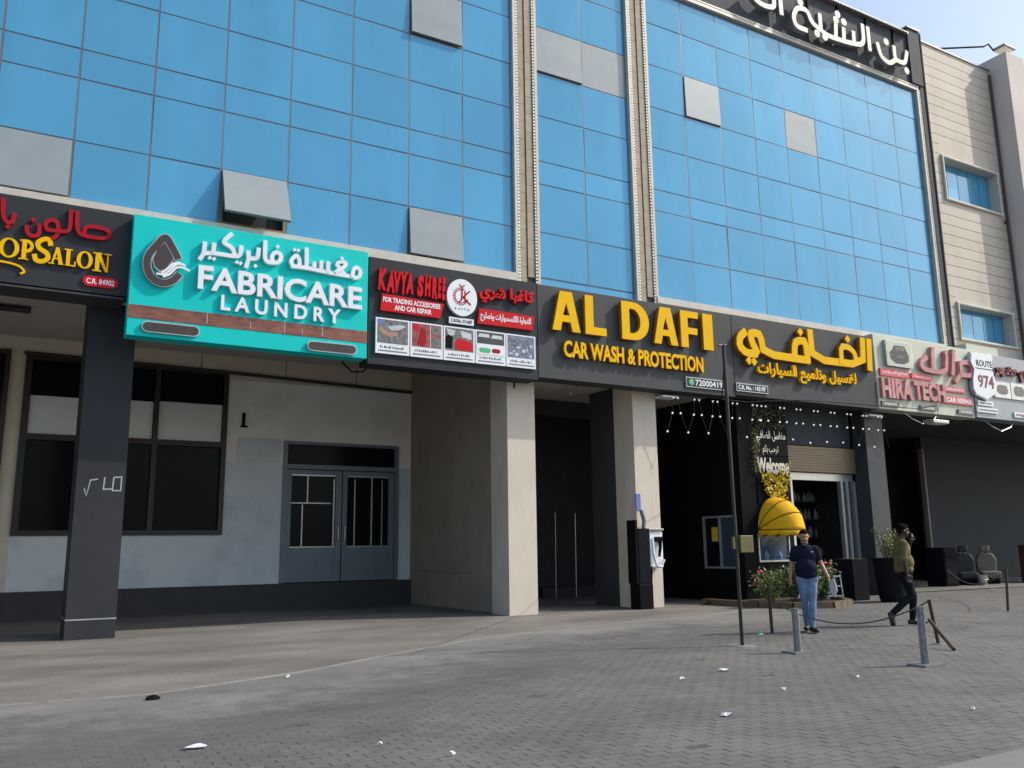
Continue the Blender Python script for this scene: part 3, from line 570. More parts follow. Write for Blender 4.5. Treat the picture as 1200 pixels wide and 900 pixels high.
# ================================================================ BEIGE BUILDING
bg_ = thing('beige_building', 'cream clad building with corner tower right of the glass facade', 'building', (30,0,0))
P2 = lambda name, mb, mat, parent=None, **k: obj(name, mb, mat, parent or bg_, **k)
P2('wall', B(26.77,31.2,.5,14,5.75,19.1), 'joint')
P2('wall', MB().box(26.77,27.43,.135,.499,5.75,19.1).box(30.88,31.2,.135,.499,5.75,19.1).box(27.43,30.88,.135,.499,5.75,8.15).box(27.43,30.88,.135,.499,9.58,13.2).box(27.43,30.88,.135,.499,14.98,19.1), 'joint')
wins = [(27.58,30.75,13.33,14.85), (27.52,30.62,8.28,9.45)]
z = 5.6; h = .375
while z < 19.15:
    z1 = min(z+h-.018, 19.18); segs = [(26.77,31.2)]
    for (a, b, c, d) in wins:
        if z1 > c-.12 and z < d+.12:
            segs = [(26.77,a-.09),(b+.09,31.2)]
    for a, b in segs: P2('cladding_panel', B(a, b, .10, .134, z, z1), 'clad')
    z += h
for (a, b, c, d) in wins:
    # pieces of wall beside the opening, above and below are covered by the frame
    fr = P2('window', MB().box(a-.09,a,.03,.45,c-.09,d+.09).box(b,b+.09,.03,.45,c-.09,d+.09).box(a,b,.03,.45,c-.09,c).box(a,b,.03,.45,d,d+.09), 'trim')
    P2('wall_infill', MB().box(a-.09,b+.09,.101,.134,c-.5,c-.091).box(a-.09,b+.09,.101,.134,d+.091,d+.5), 'clad')
    q = MB(); leds(q, a-.1, b+.1, 'x', c-.045, .008, .07, .04, .02); leds(q, c, d, 'z', a-.045, .008, .07, .04, .02); leds(q, c, d, 'z', b+.045, .008, .07, .04, .02); leds(q, a-.1, b+.1, 'x', d+.045, .008, .07, .04, .02)
    o = obj('light_dots', q, 'led', fr); o['kind'] = 'stuff'
    n_ = 5
    for i in range(n_):
        u0 = a+(b-a)*i/n_; u1 = a+(b-a)*(i+1)/n_
        obj('glass_pane', B(u0+.015, u1-.015, .40, .43, c, d), 'glass', fr)
P2('tower', B(31.21,32.35,-.62,3,5.75,19.66), 'render'); P2('tower', B(31.0,31.9,3.01,6,17,20.3), 'render')
P2('drainpipe', MB().tube([(31.13,.05,19.0),(31.13,.05,13.2),(30.95,.04,13.0)], .05, 8).tube([(31.13,.05,13.2),(31.15,.05,6)], .05, 8), 'stem')
P2('coping', B(26.77,31.2,.06,.4,19.19,19.26), 'coping')
P2('wall', B(32.36,52,.6,14,5.75,19.4), 'clad'); P2('wall', B(26.77,52,.2,.8,5.75,7.7), 'clad')
wr = P2('window', MB().box(33.2,36.2,.5,.59,16.2,18.2), 'brown'); obj('pane', B(33.3,36.1,.47,.499,16.3,18.1), 'dglass', wr)
P2('roof_block', MB().box(29.3,31.0,1.2,3.0,19.27,20.0).box(30.0,31.0,1.3,3.0,20.0,20.3), 'render')
fl = thing('roof_floodlight', 'flat floodlight on top of the beige corner tower', 'floodlight', (31.8,-.2,19.66))
obj('lamp_head', MB().box(31.35,32.1,-.55,-.05,20.02,20.10), 'coping', fl, bevel=.02); obj('lamp_glass', B(31.4,32.05,-.5,-.1,20.0,20.019), 'led', fl); obj('bracket', MB().tube([(31.85,-.2,19.66),(31.85,-.2,20.0)], .04, 8), 'coping', fl)
rr = thing('roof_pole', 'thin dark pole lying slanted on the beige parapet', 'pole', (29.5,.2,19.3))
obj('pole_tube', MB().tube([(27.9,.3,19.27),(30.9,.0,20.1)], .035, 8), 'black', rr); obj('pole_hook', MB().tube([(30.9,.0,20.1),(31.05,-.1,20.2),(31.2,-.2,19.9)], .03, 6), 'black', rr)
# ================================================================ SHOP SIGNS
def sign(name, label, x0, x1, z0, z1, yf, yb, mat, loc=None, category='shop sign'):
    t = thing(name, label, category, ((x0+x1)/2, yf, z0))
    obj('board', B(x0, x1, yf, yb, z0, z1), mat, t, bevel=.006)
    return t
def word(parent, body, x0, x1, z0, z1, y, depth, mat, bold=0.0, sep=False, name='letter', **k):
    """a word set into a box; with sep every letter becomes its own part"""
    if not sep: return obj(name, text_mb(body, x0, x1, z0, z1, y, depth, bold, **k), mat, parent)
    full = text_mb(body, x0, x1, z0, z1, y, depth, bold, **k)
    # split into connected islands by x gaps of the letters
    par = list(range(len(full.v)))
    def find(a):
        while par[a] != a: par[a] = par[par[a]]; a = par[a]
        return a
    key = {}
    for i, v in enumerate(full.v):
        kk = (round(v[0], 4), round(v[2], 4))
        if kk in key: par[find(i)] = find(key[kk])
        else: key[kk] = i
    for f in full.f:
        for a in f[1:]: par[find(a)] = find(f[0])
    groups = {}
    for fi, f in enumerate(full.f): groups.setdefault(find(f[0]), []).append(f)
    for gk, fs in sorted(groups.items()):
        idx = {}; mb = MB()
        for f in fs:
            for a in f:
                if a not in idx: idx[a] = len(mb.v); mb.v.append(full.v[a])
            mb.f.append(tuple(idx[a] for a in f))
        obj(name, mb, mat, parent)
def strokes(parent, key, wd, y, depth, mat, sel=None, rd=2, name='letter', side=None):
    for i, s in enumerate(TR[key]):
        if sel and i not in sel: continue
        obj(name, stroke_mb(MB(), s, wd, y+.0015*(i % 3), depth, round_=rd), mat, parent)
        if side: obj('letter_side', stroke_mb(MB(), s, wd+.012, y+.035, depth-.03, round_=rd), side, parent)

# 1 salon
s1 = sign('salon_sign', 'charcoal salon sign with red Arabic and yellow letters at far left', -3.2, 1.55, 6.06, 7.64, -.40, .0, 'signdark')
strokes(s1, 'SAL', .068, -.47, .065, 'darkred'); 
for c in TR['SALdots'][0]: obj('dot', diamond(MB(), c, .05, -.47, .06), 'darkred', s1)
# serif lettering drawn with thick stems, thin strokes and slab feet
def serif(parent, ch, x0, x1, z0, z1, y, d, mat):
    h = z1-z0; w_ = x1-x0; t = h*.20; n = h*.075; mb = MB(); sf = h*.06
    def foot(cx, wd, z): mb.box(cx-wd/2, cx+wd/2, y+.002, y+d, z, z+sf)
    if ch == 'O':
        N = 28
        k = len(mb.v)
        for yy in (y, y+d):
            for i in range(N):
                a = 2*math.pi*i/N; mb.v.append(((x0+x1)/2+w_/2*math.cos(a), yy, (z0+z1)/2+h/2*math.sin(a)))
            for i in range(N):
                a = 2*math.pi*i/N; mb.v.append(((x0+x1)/2+(w_/2-t)*math.cos(a-.15), yy, (z0+z1)/2+(h/2-n)*math.sin(a-.15)))
        for i in range(N):
            j = (i+1) % N; mb.f += [(k+i, k+j, k+N+j, k+N+i), (k+i, k+2*N+i, k+2*N+j, k+j), (k+N+i, k+N+j, k+3*N+j, k+3*N+i)]
    elif ch == 'S':
        stroke_mb(mb, [(x1-.05*w_, z1-.22*h), (x1-.15*w_, z1-.02*h), (x0+.5*w_, z1-.04*h), (x0+.12*w_, z1-.22*h), (x0+.25*w_, z0+.56*h), (x1-.2*w_, z0+.42*h), (x1-.12*w_, z0+.2*h), (x0+.5*w_, z0+.05*h), (x0+.12*w_, z0+.08*h), (x0+.03*w_, z0+.26*h)], t*.85, y, d)
    else:
        if ch in 'PLNH': mb.box(x0+w_*.14, x0+w_*.14+t, y, y+d, z0, z1); foot(x0+w_*.14+t/2, t*2.1, z0); foot(x0+w_*.14+t/2, t*2.1, z1-sf)
        if ch == 'P': stroke_mb(mb, [(x0+w_*.2, z1-n*.6), (x0+.7*w_, z1-n*.5), (x1-.06*w_, z1-.27*h), (x0+.7*w_, z0+.46*h), (x0+w_*.2, z0+.46*h)], n*2.0, y+.001, d)
        if ch == 'L': mb.box(x0+w_*.14+t, x1, y+.001, y+d, z0, z0+n); mb.box(x1-n, x1, y, y+d, z0+n, z0+.3*h)
        if ch == 'N': mb.box(x1-w_*.12-n, x1-w_*.12, y, y+d, z0, z1); foot(x1-w_*.12-n/2, t*1.7, z1-sf); mb.poly([(x0+w_*.14, z1), (x0+w_*.14+t, z1), (x1-w_*.12, z0), (x1-w_*.12-n*1.5, z0)], y-.002, y+d)
        if ch == 'H': mb.box(x1-w_*.14-t, x1-w_*.14, y, y+d, z0, z1); mb.box(x0+w_*.14+t, x1-w_*.14-t, y+.001, y+d, z0+.46*h, z0+.54*h); foot(x1-w_*.14-t/2, t*2, z0); foot(x1-w_*.14-t/2, t*2, z1-sf)
        if ch == 'A':
            c = (x0+x1)/2; mb.poly([(c-t*.35, z1), (c+t*.45, z1), (x1-.02*w_, z0), (x1-.02*w_-t*1.1, z0)], y, y+d)
            mb.poly([(c-t*.35, z1), (c+.02, z1-.1*h), (x0+.12*w_+n, z0), (x0+.12*w_, z0)], y-.002, y+d); mb.box(x0+.3*w_, x1-.28*w_, y+.001, y+d, z0+.3*h, z0+.3*h+n); foot(x0+.14*w_, t*1.5, z0); foot(x1-.14*w_, t*1.7, z0)
    obj('letter', mb, mat, parent)
for ch, a, b, z0, z1 in (('S',-1.10,-.86,6.47,6.93),('H',-.84,-.52,6.49,6.84),('O',-.53,-.22,6.49,6.84),('P',-.21,-.01,6.49,6.84),('S',.01,.26,6.47,6.93),('A',.25,.47,6.48,6.79),('L',.48,.66,6.48,6.79),('O',.67,.93,6.47,6.79),('N',.93,1.22,6.45,6.80)):
    serif(s1, ch, a, b, z0, z1, -.455, .05, 'yellow')
obj('flourish', stroke_mb(MB(), [(-.9,6.36),(-.5,6.42),(-.2,6.38),(-.1,6.28),(-.16,6.24)], .035, -.44, .035), 'yellow', s1)
pl = obj('registration_plate', MB().poly(pillshape(.79,1.37,6.17,6.36,5), -.43, -.401), 'red', s1)
obj('lettering', text_mb('C.R. 84902', .85,1.31,6.215,6.315,-.434,.003,.02), 'white', pl)
# 2 laundry
s2 = sign('laundry_sign', 'turquoise laundry sign with white letters and a drop emblem', 1.54, 6.045, 5.30, 7.57, -.65, -.30, 'teal')
obj('mounting_frame', MB().box(1.62,1.70,-.298,.0,5.4,7.5).box(5.9,5.98,-.298,.0,5.4,7.5).box(1.58,1.9,-.298,-.1,5.35,5.55), 'fascia', s2)
obj('copper_stripe', B(1.535,6.049,-.656,-.6501,5.62,5.87), 'copper', s2)
for i, (x, h_) in enumerate(((2.9,.2),(3.7,.14),(4.35,.18),(4.7,.1),(5.1,.18))): obj('stripe_seam', B(x,x+.012,-.6575,-.6565,5.66,5.66+h_), 'silver', s2)
for a, b, c, d_ in ((1.78,2.78,5.375,5.58),(4.80,5.82,5.34,5.545)):
    pp = obj('badge', MB().poly(pillshape(a,b,c,d_), -.70,-.651), 'silver', s2); obj('badge_face', MB().poly(pillshape(a+.02,b-.02,c+.02,d_-.02), -.705,-.7005), 'bronze', pp)
word(s2, 'FABRICARE', 2.69,5.89,6.285,6.755,-.75,.09,'white',.026, sep=True)
word(s2, 'L A U N D R Y', 3.13,5.46,5.94,6.24,-.72,.06,'white',.028, sep=True)
strokes(s2, 'FAB', .078, -.735, .08, 'white', rd=2); 
for c in TR['FABdots'][0]: obj('dot', diamond(MB(), c, .04, -.735, .07), 'white', s2)
em = obj('drop_emblem', stroke_mb(MB(), TR['DROP'][0], .155, -.73, .07, round_=3), 'silver', s2)
obj('drop_face', stroke_mb(MB(), TR['DROP'][0], .12, -.737, .005, round_=3), 'bronze', em)
ctr = (sum(p[0] for p in TR['DROPin'][0])/8, sum(p[1] for p in TR['DROPin'][0])/8)
obj('inner_edge', MB().poly([(ctr[0]+(x-ctr[0])*1.16, ctr[1]+(z-ctr[1])*1.16) for x, z in TR['DROPin'][0]], -.72, -.66), 'silver', em)
obj('inner_drop', MB().poly(TR['DROPin'][0], -.727, -.7205), 'bronze', em)
for i, s in enumerate(TR['WAVE']): obj('wave', stroke_mb(MB(), s, .038, -.75-.002*i, .05), 'white', em)
# 3 accessories
s3 = sign('accessories_sign', 'charcoal sign with red letters, round white badge and five photo panels', 6.12, 10.24, 5.24, 7.54, -.50, .0, 'signdark')
def jag(x0, x1, z0, z1, body):
    for i, (ch, a, b) in enumerate(body): obj('letter', text_mb(ch, x0+(x1-x0)*a, x0+(x1-x0)*b, z0-(.03 if i % 2 else 0), z1+(.02 if i % 3 == 0 else 0), -.58, .075, .06, shear=.15), 'red', s3)
jag(6.30,7.86,6.82,7.28,[('K',0,.115),('A',.12,.235),('V',.225,.33),('Y',.325,.425),('A',.40,.51),('S',.57,.665),('H',.68,.775),('R',.79,.87),('E',.88,.935),('E',.945,1.0)])
pl = obj('red_plate', MB().poly([(6.36,6.39),(7.74,6.38),(7.83,6.71),(6.40,6.76)], -.56,-.501), 'red', s3)
obj('lettering', text_mb('FOR TRADING ACCESSORIES', 6.42,7.74,6.58,6.69,-.564,.003,.03), 'white', pl); obj('lettering', text_mb('AND CAR REPAIR', 6.68,7.53,6.43,6.54,-.564,.003,.03), 'white', pl)
bdg = obj('round_badge', disc(MB(), (8.26,6.91), .37, .42, -.58, .079, 32), 'white', s3)
gb = MB()
for i in range(18):
    a = math.pi*.35+i*math.pi*1.55/17; gb.box(8.22+.175*math.cos(a)-.014,8.22+.175*math.cos(a)+.014,-.5845,-.5805,6.93+.19*math.sin(a)-.014,6.93+.19*math.sin(a)+.014)
stroke_mb(gb, [(8.22+.14*math.cos(a_*.35+1.4), 6.93+.15*math.sin(a_*.35+1.4)) for a_ in range(13)], .022, -.584, .003, round_=0)
stroke_mb(gb, [(8.26,7.13),(8.25,6.86),(8.19,6.80)], .035, -.586, .003, round_=1); stroke_mb(gb, [(8.20,7.2),(8.26,7.13),(8.31,7.2)], .025, -.5865, .003, round_=0)
stroke_mb(gb, [(8.44,7.07),(8.28,6.92),(8.46,6.77)], .035, -.5863, .003, round_=0); stroke_mb(gb, [(8.33,7.06),(8.33,6.78)], .03, -.5861, .003, round_=0)
obj('emblem', gb, 'darkred', bdg); obj('lettering', text_mb('K A V Y A', 8.08,8.44,6.62,6.67,-.584,.003,.0), 'fascia', bdg)
pl = obj('registration_plate', B(7.96,8.56,-.55,-.501,6.31,6.45), 'white', s3); obj('lettering', text_mb('C.R.No.: 211607', 8.0,8.52,6.34,6.42,-.554,.003,.03), 'signdark', pl)
obj('letter_group', text_mb('كافيا شري', 8.70,10.12,6.88,7.30,-.59,.08,.045, arabic=True), 'red', s3)
pl = obj('red_plate', MB().poly([(8.65,6.38),(10.08,6.38),(10.12,6.71),(8.70,6.73)], -.56,-.501), 'red', s3)
obj('lettering', text_mb('للتجارة الاكسسوارات وتصليح', 8.72,10.03,6.44,6.66,-.564,.003,.03, arabic=True), 'white', pl)
cols = [('photo_grey','bluebrite','skin1'),('photo_red','darkred','black'),('photo_grey','red','white'),('photo_car','black','white'),('photo_blue','photo_grey','silver')]
for i in range(5):
    a = 6.275+i*.777; b = a+.755 if i < 4 else 10.15
    pp = obj('photo_panel', B(a,b,-.545,-.501,5.475,6.235), 'white', s3)
    im = obj('photo_print', B(a+.035,b-.035,-.548,-.5455,5.70,6.205), cols[i][0], pp)
    pt = MB()
    random.seed(40+i)
    if i == 0:
        obj('print_patch', MB().poly([(a+.04,6.19),(a+.17,6.19),(a+.12,6.05),(a+.04,6.08)], -.5505,-.5485), 'bluebrite', pp)
        obj('print_patch', MB().poly([(a+.05,6.04),(a+.14,6.03),(a+.25,5.94),(a+.48,5.95),(a+.50,5.88),(a+.30,5.84),(a+.12,5.90)], -.5508,-.5485), 'skin1', pp)
        obj('print_patch', MB().poly([(a+.25,6.05),(a+.5,6.12),(a+.68,6.10),(a+.5,6.0),(a+.35,5.98)], -.5503,-.5485), 'silver', pp)
    if i == 1:
        obj('print_patch', MB().poly([(a+.05,6.18),(a+.2,6.17),(a+.17,6.05),(a+.06,6.06)], -.5503,-.5485), 'red', pp); obj('print_patch', MB().poly([(a+.15,5.75),(a+.24,6.12),(a+.34,6.1),(a+.37,5.8),(a+.3,5.72)], -.5506,-.5485), 'darkred', pp)
        obj('print_patch', MB().box(a+.47,a+.71,-.5503,-.5485,5.72,5.93).box(a+.49,a+.70,-.5503,-.5485,6.0,6.18), 'photo_grey', pp); obj('print_patch', MB().box(a+.455,a+.465,-.551,-.5485,5.7,6.2), 'white', pp)
    if i == 2:
        obj('print_patch', MB().poly([(a+.27,5.72),(a+.27,5.9),(a+.34,5.99),(a+.62,5.93),(a+.7,5.9),(a+.7,5.72)], -.5503,-.5485), 'red', pp); obj('print_patch', MB().poly([(a+.06,6.18),(a+.28,6.15),(a+.24,6.04),(a+.12,6.02)], -.5506,-.5485), 'silver', pp)
        obj('print_patch', MB().poly([(a+.04,5.74),(a+.2,5.74),(a+.22,6.0),(a+.1,6.05),(a+.04,5.98)], -.5506,-.5485), 'black', pp); obj('print_patch', MB().poly([(a+.4,6.16),(a+.66,6.12),(a+.68,5.98),(a+.44,6.02)], -.5506,-.5485), 'silver', pp)
    if i == 3:
        obj('print_strip', B(a+.03,b-.03,-.551,-.5485,5.69,5.93), 'white', pp)
        q = MB()
        for u, v_ in ((.05,6.11),(.38,6.10)): q.poly([(a+u,v_-.03),(a+u+.3,v_-.03),(a+u+.28,v_+.05),(a+u+.04,v_+.05)], -.5515,-.5485)
        obj('print_patch', q, 'silver', pp); obj('print_patch', MB().poly(pillshape(a+.08,a+.37,5.73,5.84,5), -.553,-.5515), 'greenb', pp); obj('print_patch', MB().poly(pillshape(a+.40,a+.62,5.74,5.84,5), -.553,-.5515), 'darkred', pp)
    if i == 4:
        q = MB()
        for _ in range(9):
            u = random.uniform(a+.08,b-.12); v_ = random.uniform(5.75,6.1); disc(q, (u,v_), random.uniform(.02,.06), random.uniform(.02,.06), -.5500-random.uniform(.0002,.0009), .001, 8)
        obj('print_patch', q, 'silver', pp)
    q = MB(); u = a+.10
    while u < b-.12: q.box(u, u+random.uniform(.015,.035), -.5465,-.5452, 5.59, 5.62+random.uniform(0,.03)); u += .045
    u = a+.06
    while u < b-.06: q.box(u, u+.02, -.5465,-.5452, 5.52, 5.55); u += .028
    obj('caption', q, 'fascia', pp, kind='stuff')
# 4 car wash
s4 = sign('car_wash_sign', 'grey car wash sign with large yellow English letters above two piers', 10.255, 16.33, 5.31, 7.535, -.50, .0, 'signgrey')
obj('panel_joint', B(16.331,16.345,-.49,.0,5.31,7.5), 'black', s4)
BIG = [('A',10.56,11.34),('L',11.49,12.10),('D',12.57,13.41),('A',13.56,14.33),('F',14.44,15.03),('I',15.19,15.52)]
def blockletter(ch, x0, x1, z0, z1, y, d, mat, par, name):
    w_ = x1-x0; h = z1-z0; t = .235; mb = MB(); n_ = .17
    if ch == 'I': mb.box(x0, x1, y, y+d, z0, z1)
    if ch == 'L': mb.poly([(x0,z0),(x1,z0),(x1,z0+n_+.02),(x0+t,z0+n_+.02),(x0+t,z1),(x0,z1)], y, y+d)
    if ch == 'F': mb.poly([(x0,z0),(x0+t,z0),(x0+t,z0+.37*h),(x1-.04,z0+.37*h),(x1-.04,z0+.37*h+n_),(x0+t,z0+.37*h+n_),(x0+t,z1-n_),(x1,z1-n_),(x1,z1),(x0,z1)], y, y+d)
    if ch == 'A':
        c = (x0+x1)/2
        k = len(mb.v); out = [(x0,z0),(x0+.22,z0),(x0+.275,z0+.22),(x1-.275,z0+.22),(x1-.22,z0),(x1,z0),(c+.17,z1),(c-.17,z1)]; inn = [(c-.085,z0+.38),(c+.085,z0+.38),(c,z1-.28)]
        # two halves so that the counter stays open
        mb.poly([(x0,z0),(x0+.22,z0),(x0+.275,z0+.22),(c,z0+.22),(c,z0+.38),(c-.095,z0+.38),(c,z1-.27),(c,z1),(c-.17,z1)], y, y+d)
        mb.poly([(x1,z0),(c+.17,z1),(c,z1),(c,z1-.27),(c+.095,z0+.38),(c,z0+.38),(c,z0+.22),(x1-.275,z0+.22),(x1-.22,z0)], y, y+d)
    if ch == 'D':
        N = 14; k = len(mb.v); cx = x0+w_*.42; zc = (z0+z1)/2
        outer = [(x0,z0)]+[(cx+(x1-cx)*math.sin(math.pi*i/N), zc-h/2*math.cos(math.pi*i/N)) for i in range(N+1)]+[(x0,z1)]
        inner = [(x0+t,z0+n_)]+[(cx+(x1-cx-t)*math.sin(math.pi*i/N)-.03, zc-(h/2-n_)*math.cos(math.pi*i/N)) for i in range(N+1)]+[(x0+t,z1-n_)]
        n = len(outer)
        for yy in (y, y+d): mb.v += [(a, yy, b) for a, b in outer]+[(a, yy, b) for a, b in inner]
        for i in range(n):
            j = (i+1) % n; mb.f += [(k+i,k+j,k+n+j,k+n+i),(k+i,k+2*n+i,k+2*n+j,k+j),(k+n+i,k+n+j,k+3*n+j,k+3*n+i)]
    return obj(name, mb, mat, par)
for ch, a, b in BIG:
    l_ = blockletter(ch, a, b, 6.44, 7.40, -.66, .03, 'yellow', s4, 'letter')
    blockletter(ch, a+.008, b-.008, 6.448, 7.392, -.629, .10, 'orange', l_, 'letter_side')
word(s4, 'CAR WASH & PROTECTION', 10.89,15.17,5.83,6.235,-.62,.025,'yellow',.032); obj('letter_side', text_mb('CAR WASH & PROTECTION', 10.89,15.17,5.83,6.235,-.594,.07,.032), 'orange', s4)
pl = obj('phone_plate', B(14.63,15.96,-.54,-.501,5.44,5.70), 'silver', s4); obj('plate_face', B(14.65,15.94,-.544,-.5405,5.46,5.68), 'signdark', pl)
obj('lettering', text_mb('72000419', 14.93,15.86,5.49,5.65,-.549,.004,.02), 'white', pl); obj('chat_badge', disc(MB(), (14.80,5.575), .085, .085, -.550, .005, 16), 'greenb', pl)
# 5 arabic car wash
s5 = sign('arabic_car_wash_sign', 'grey car wash sign with large yellow Arabic letters above the shop door', 16.346, 22.09, 5.37, 7.56, -.50, .0, 'signgrey')
strokes(s5, 'DAFI', .215, -.66, .14, 'yellow', sel=(0,1,3,4), rd=1, side='orange'); strokes(s5, 'DAFI', .17, -.663, .14, 'yellow', sel=(2,), rd=1, side='orange')
for c in TR['DAFIdots'][0]: obj('dot', diamond(MB(), c, .12, -.66, .03), 'yellow', s5); obj('letter_side', diamond(MB(), c, .115, -.629, .10), 'orange', s5)
obj('letter_group', text_mb('لغسيل وتلميع السيارات', 17.12,21.05,5.86,6.34,-.62,.09,.03, arabic=True), 'yellow', s5)
pl = obj('registration_plate', B(16.36,17.51,-.54,-.501,5.47,5.69), 'silver', s5); obj('plate_face', B(16.38,17.49,-.544,-.5405,5.49,5.67), 'signdark', pl); obj('lettering', text_mb('C.R. No. : 142197', 16.42,17.42,5.52,5.64,-.549,.004,.035), 'white', pl)
# 6 car repair cream
s6 = sign('car_repair_sign', 'faded cream car repair sign with pink letters and a car picture', 22.105, 26.84, 5.40, 7.68, -.50, .0, 'signcream')
obj('board', B(26.85,28.6,-.45,.0,7.62,7.9), 'signcream', s6)
pp = obj('photo_panel', B(22.52,23.74,-.62,-.501,6.73,7.52), 'silver', s6); obj('photo_print', B(22.56,23.70,-.624,-.6205,6.76,7.49), 'signcream', pp)
car = MB().poly([(22.68,6.95),(22.66,7.15),(22.78,7.22),(22.90,7.38),(23.38,7.38),(23.48,7.22),(23.56,7.10),(23.54,6.92),(23.3,6.82),(22.9,6.82)], -.628, -.6245); obj('car_print', car, 'photo_car', pp)
obj('car_window_print', MB().box(22.94,23.12,-.630,-.6285,7.22,7.34).box(23.15,23.36,-.630,-.6285,7.22,7.34).box(22.72,22.80,-.630,-.6285,7.04,7.10).box(23.0,23.3,-.630,-.6285,7.0,7.08), 'photo_grey', pp)
for a, b, c, d_, tx, ar in ((22.24,23.56,6.41,6.63,'إصلاح السيارات'.replace('إ','ا'),True),(23.70,24.73,6.44,6.60,'تجارة واستيراد',True),(25.25,26.35,6.16,6.33,'TRADING AND SERVICES',False),(25.24,26.75,5.78,6.02,'CAR REPAIR',False)):
    pl = obj('red_plate', B(a,b,-.56,-.501,c,d_), 'fadered', s6); obj('lettering', text_mb(tx, a+.08,b-.08,c+.045,d_-.04,-.564,.003,.03, arabic=ar), 'white', pl)
word(s6, 'HIRA', 22.20,23.62,5.73,6.34,-.62,.11,'pink',.05, sep=True); word(s6, 'TECH', 23.72,25.22,5.77,6.36,-.62,.11,'pink',.05, sep=True)
strokes(s6, 'HIR', .15, -.64, .13, 'pink', rd=1); obj('dot', disc(MB(), TR['HIRdots'][0][0], .09,.09,-.64,.13,10), 'pink', s6)
for a, b in ((22.2,22.98),(24.0,24.78),(25.88,26.72)):
    pl = obj('phone_plate', B(a,b,-.55,-.501,5.48,5.63), 'photo_grey', s6); q = MB(); u = a+.12
    while u < b-.1: q.box(u, u+.045, -.554,-.5505, 5.525, 5.59); u += .07
    obj('caption', q, 'silver', pl, kind='stuff')
# 7 route
s7 = sign('route_sign', 'silver grey sign with a white road shield reading 974 at far right', 26.855, 33.0, 5.43, 7.60, -.55, .0, 'signsilver')
shp = TR['SHIELD'][0]; c_ = (sum(p[0] for p in shp)/len(shp), sum(p[1] for p in shp)/len(shp))
sb = obj('shield', MB().poly([(c_[0]+(x-c_[0])*1.05, c_[1]+(z-c_[1])*1.04) for x, z in shp], -.66, -.551), 'silver', s7); obj('shield_face', MB().poly(shp, -.68, -.6605), 'white', sb)
obj('shield_line', B(26.85,27.93,-.684,-.6805,7.02,7.05), 'fascia', sb)
obj('lettering', text_mb('ROUTE', 26.93,27.78,7.11,7.32,-.686,.005,.015), 'signdark', sb); obj('lettering', text_mb('974', 26.93,27.78,6.40,6.82,-.69,.009,.02), 'maroon', sb)
obj('letter_group', text_mb('مصمم متجر', 27.98,31.2,6.78,7.34,-.65,.09,.07, arabic=True), 'maroon', s7)
for a, b, c, d_ in ((27.9,28.83,6.16,6.70),(28.87,29.8,6.16,6.72),(29.84,30.8,6.16,6.72)):
    pp = obj('photo_panel', B(a,b,-.60,-.551,c,d_), 'silver', s7); obj('photo_print', MB().poly(pillshape(a+.15,b-.15,c+.12,d_-.1,6), -.604,-.6005), 'photo_grey', pp)
for a, b, c, d_ in ((26.92,27.75,5.83,5.98),(26.85,27.95,5.60,5.76),(28.9,30.4,5.55,5.72)):
    pp = obj('name_plate', B(a,b,-.60,-.551,c,d_), 'white', s7); q = MB(); u = a+.08
    while u < b-.08: q.box(u, u+.05, -.604,-.6005, c+.05, d_-.05); u += .085
    obj('caption', q, 'maroon', pp, kind='stuff')
# 8 parapet letters
s8 = thing('rooftop_letters', 'large cream Arabic letters standing off the dark parapet', 'lettering', (22,-.5,17.3))
for i, s in enumerate(TR['TOP']):
    l_ = obj('letter', stroke_mb(MB(), s, .165, -.36+.002*(i % 3), .03, round_=2), 'topletter', s8); obj('letter_side', stroke_mb(MB(), s, .155, -.329+.002*(i % 3), .13, round_=2), 'coping', l_)
for c in TR['TOPdots'][0]: obj('dot', disc(MB(), c, .13, .13, -.36, .16, 14), 'topletter', s8)

# ================================================================ LIGHTS AND WIRES ON THE FRONT
def festoon(label, x0, x1, y, step=.68):
    t = thing('string_light', label, 'string lights', ((x0+x1)/2, y, 5.2), 'string lights hung under the grey signs'); x = x0; b = []
    bulb = None; k = 0
    while x < x1:
        j = random.uniform(-.04,.04)
        pts = [(x-.08+j,y,5.18),(x-.13+j,y,4.78),(x-.34,y,4.30+random.uniform(-.04,.04))]
        pts2 = [(x+.08+j,y,5.18),(x+.14+j,y,4.79),(x+.34,y,4.30+random.uniform(-.04,.04))]
        obj('cord', MB().tube(pts, .006, 4).tube(pts2, .006, 4), 'stem', t)
        for p in pts+pts2[:2]:
            if bulb is None:
                bulb = obj('bulb', MB().ball((0,0,0), .026, 6, 5), 'bulb', t, smooth=True, loc=(0,0,0)); o = bulb
            else:
                o = bulb.copy(); COL.objects.link(o); o.parent = t
            o.location = Vector(p)-WL[t.name]; 
        x += step
    return t
random.seed(3)
festoon('white bulbs on zigzag cords in the open bay left of the kiosk', 14.5, 17.3, -.28)
festoon('white bulbs on zigzag cords above the kiosk and shop door', 17.6, 22.8, -.28)
cab = tag(obj('overhead_cable', MB().tube([(9.60,-7.11,4.35),(12.2,-4.3,4.35),(15.6,-1.6,4.95),(18.6,-.75,5.35),(23.6,-.75,5.45)], .012, 5), 'black'), 'thin black cable running from the tall pole to the signs', 'cable')
def flood(x, z, label):
    t = thing('floodlight', label, 'floodlight', (x,-.9,z), 'floodlights under the faded signs')
    obj('arm', MB().tube([(x+.1,-.5,z+.55),(x+.1,-1.1,z+.55),(x+.1,-1.1,z+.1)], .02, 6), 'coping', t); obj('lamp_head', MB().box(x-.45,x+.3,-1.3,-.95,z-.03,z+.08), 'silver', t, bevel=.02); obj('lamp_glass', B(x-.38,x+.22,-1.25,-1.0,z-.038,z-.0305), 'led', t)
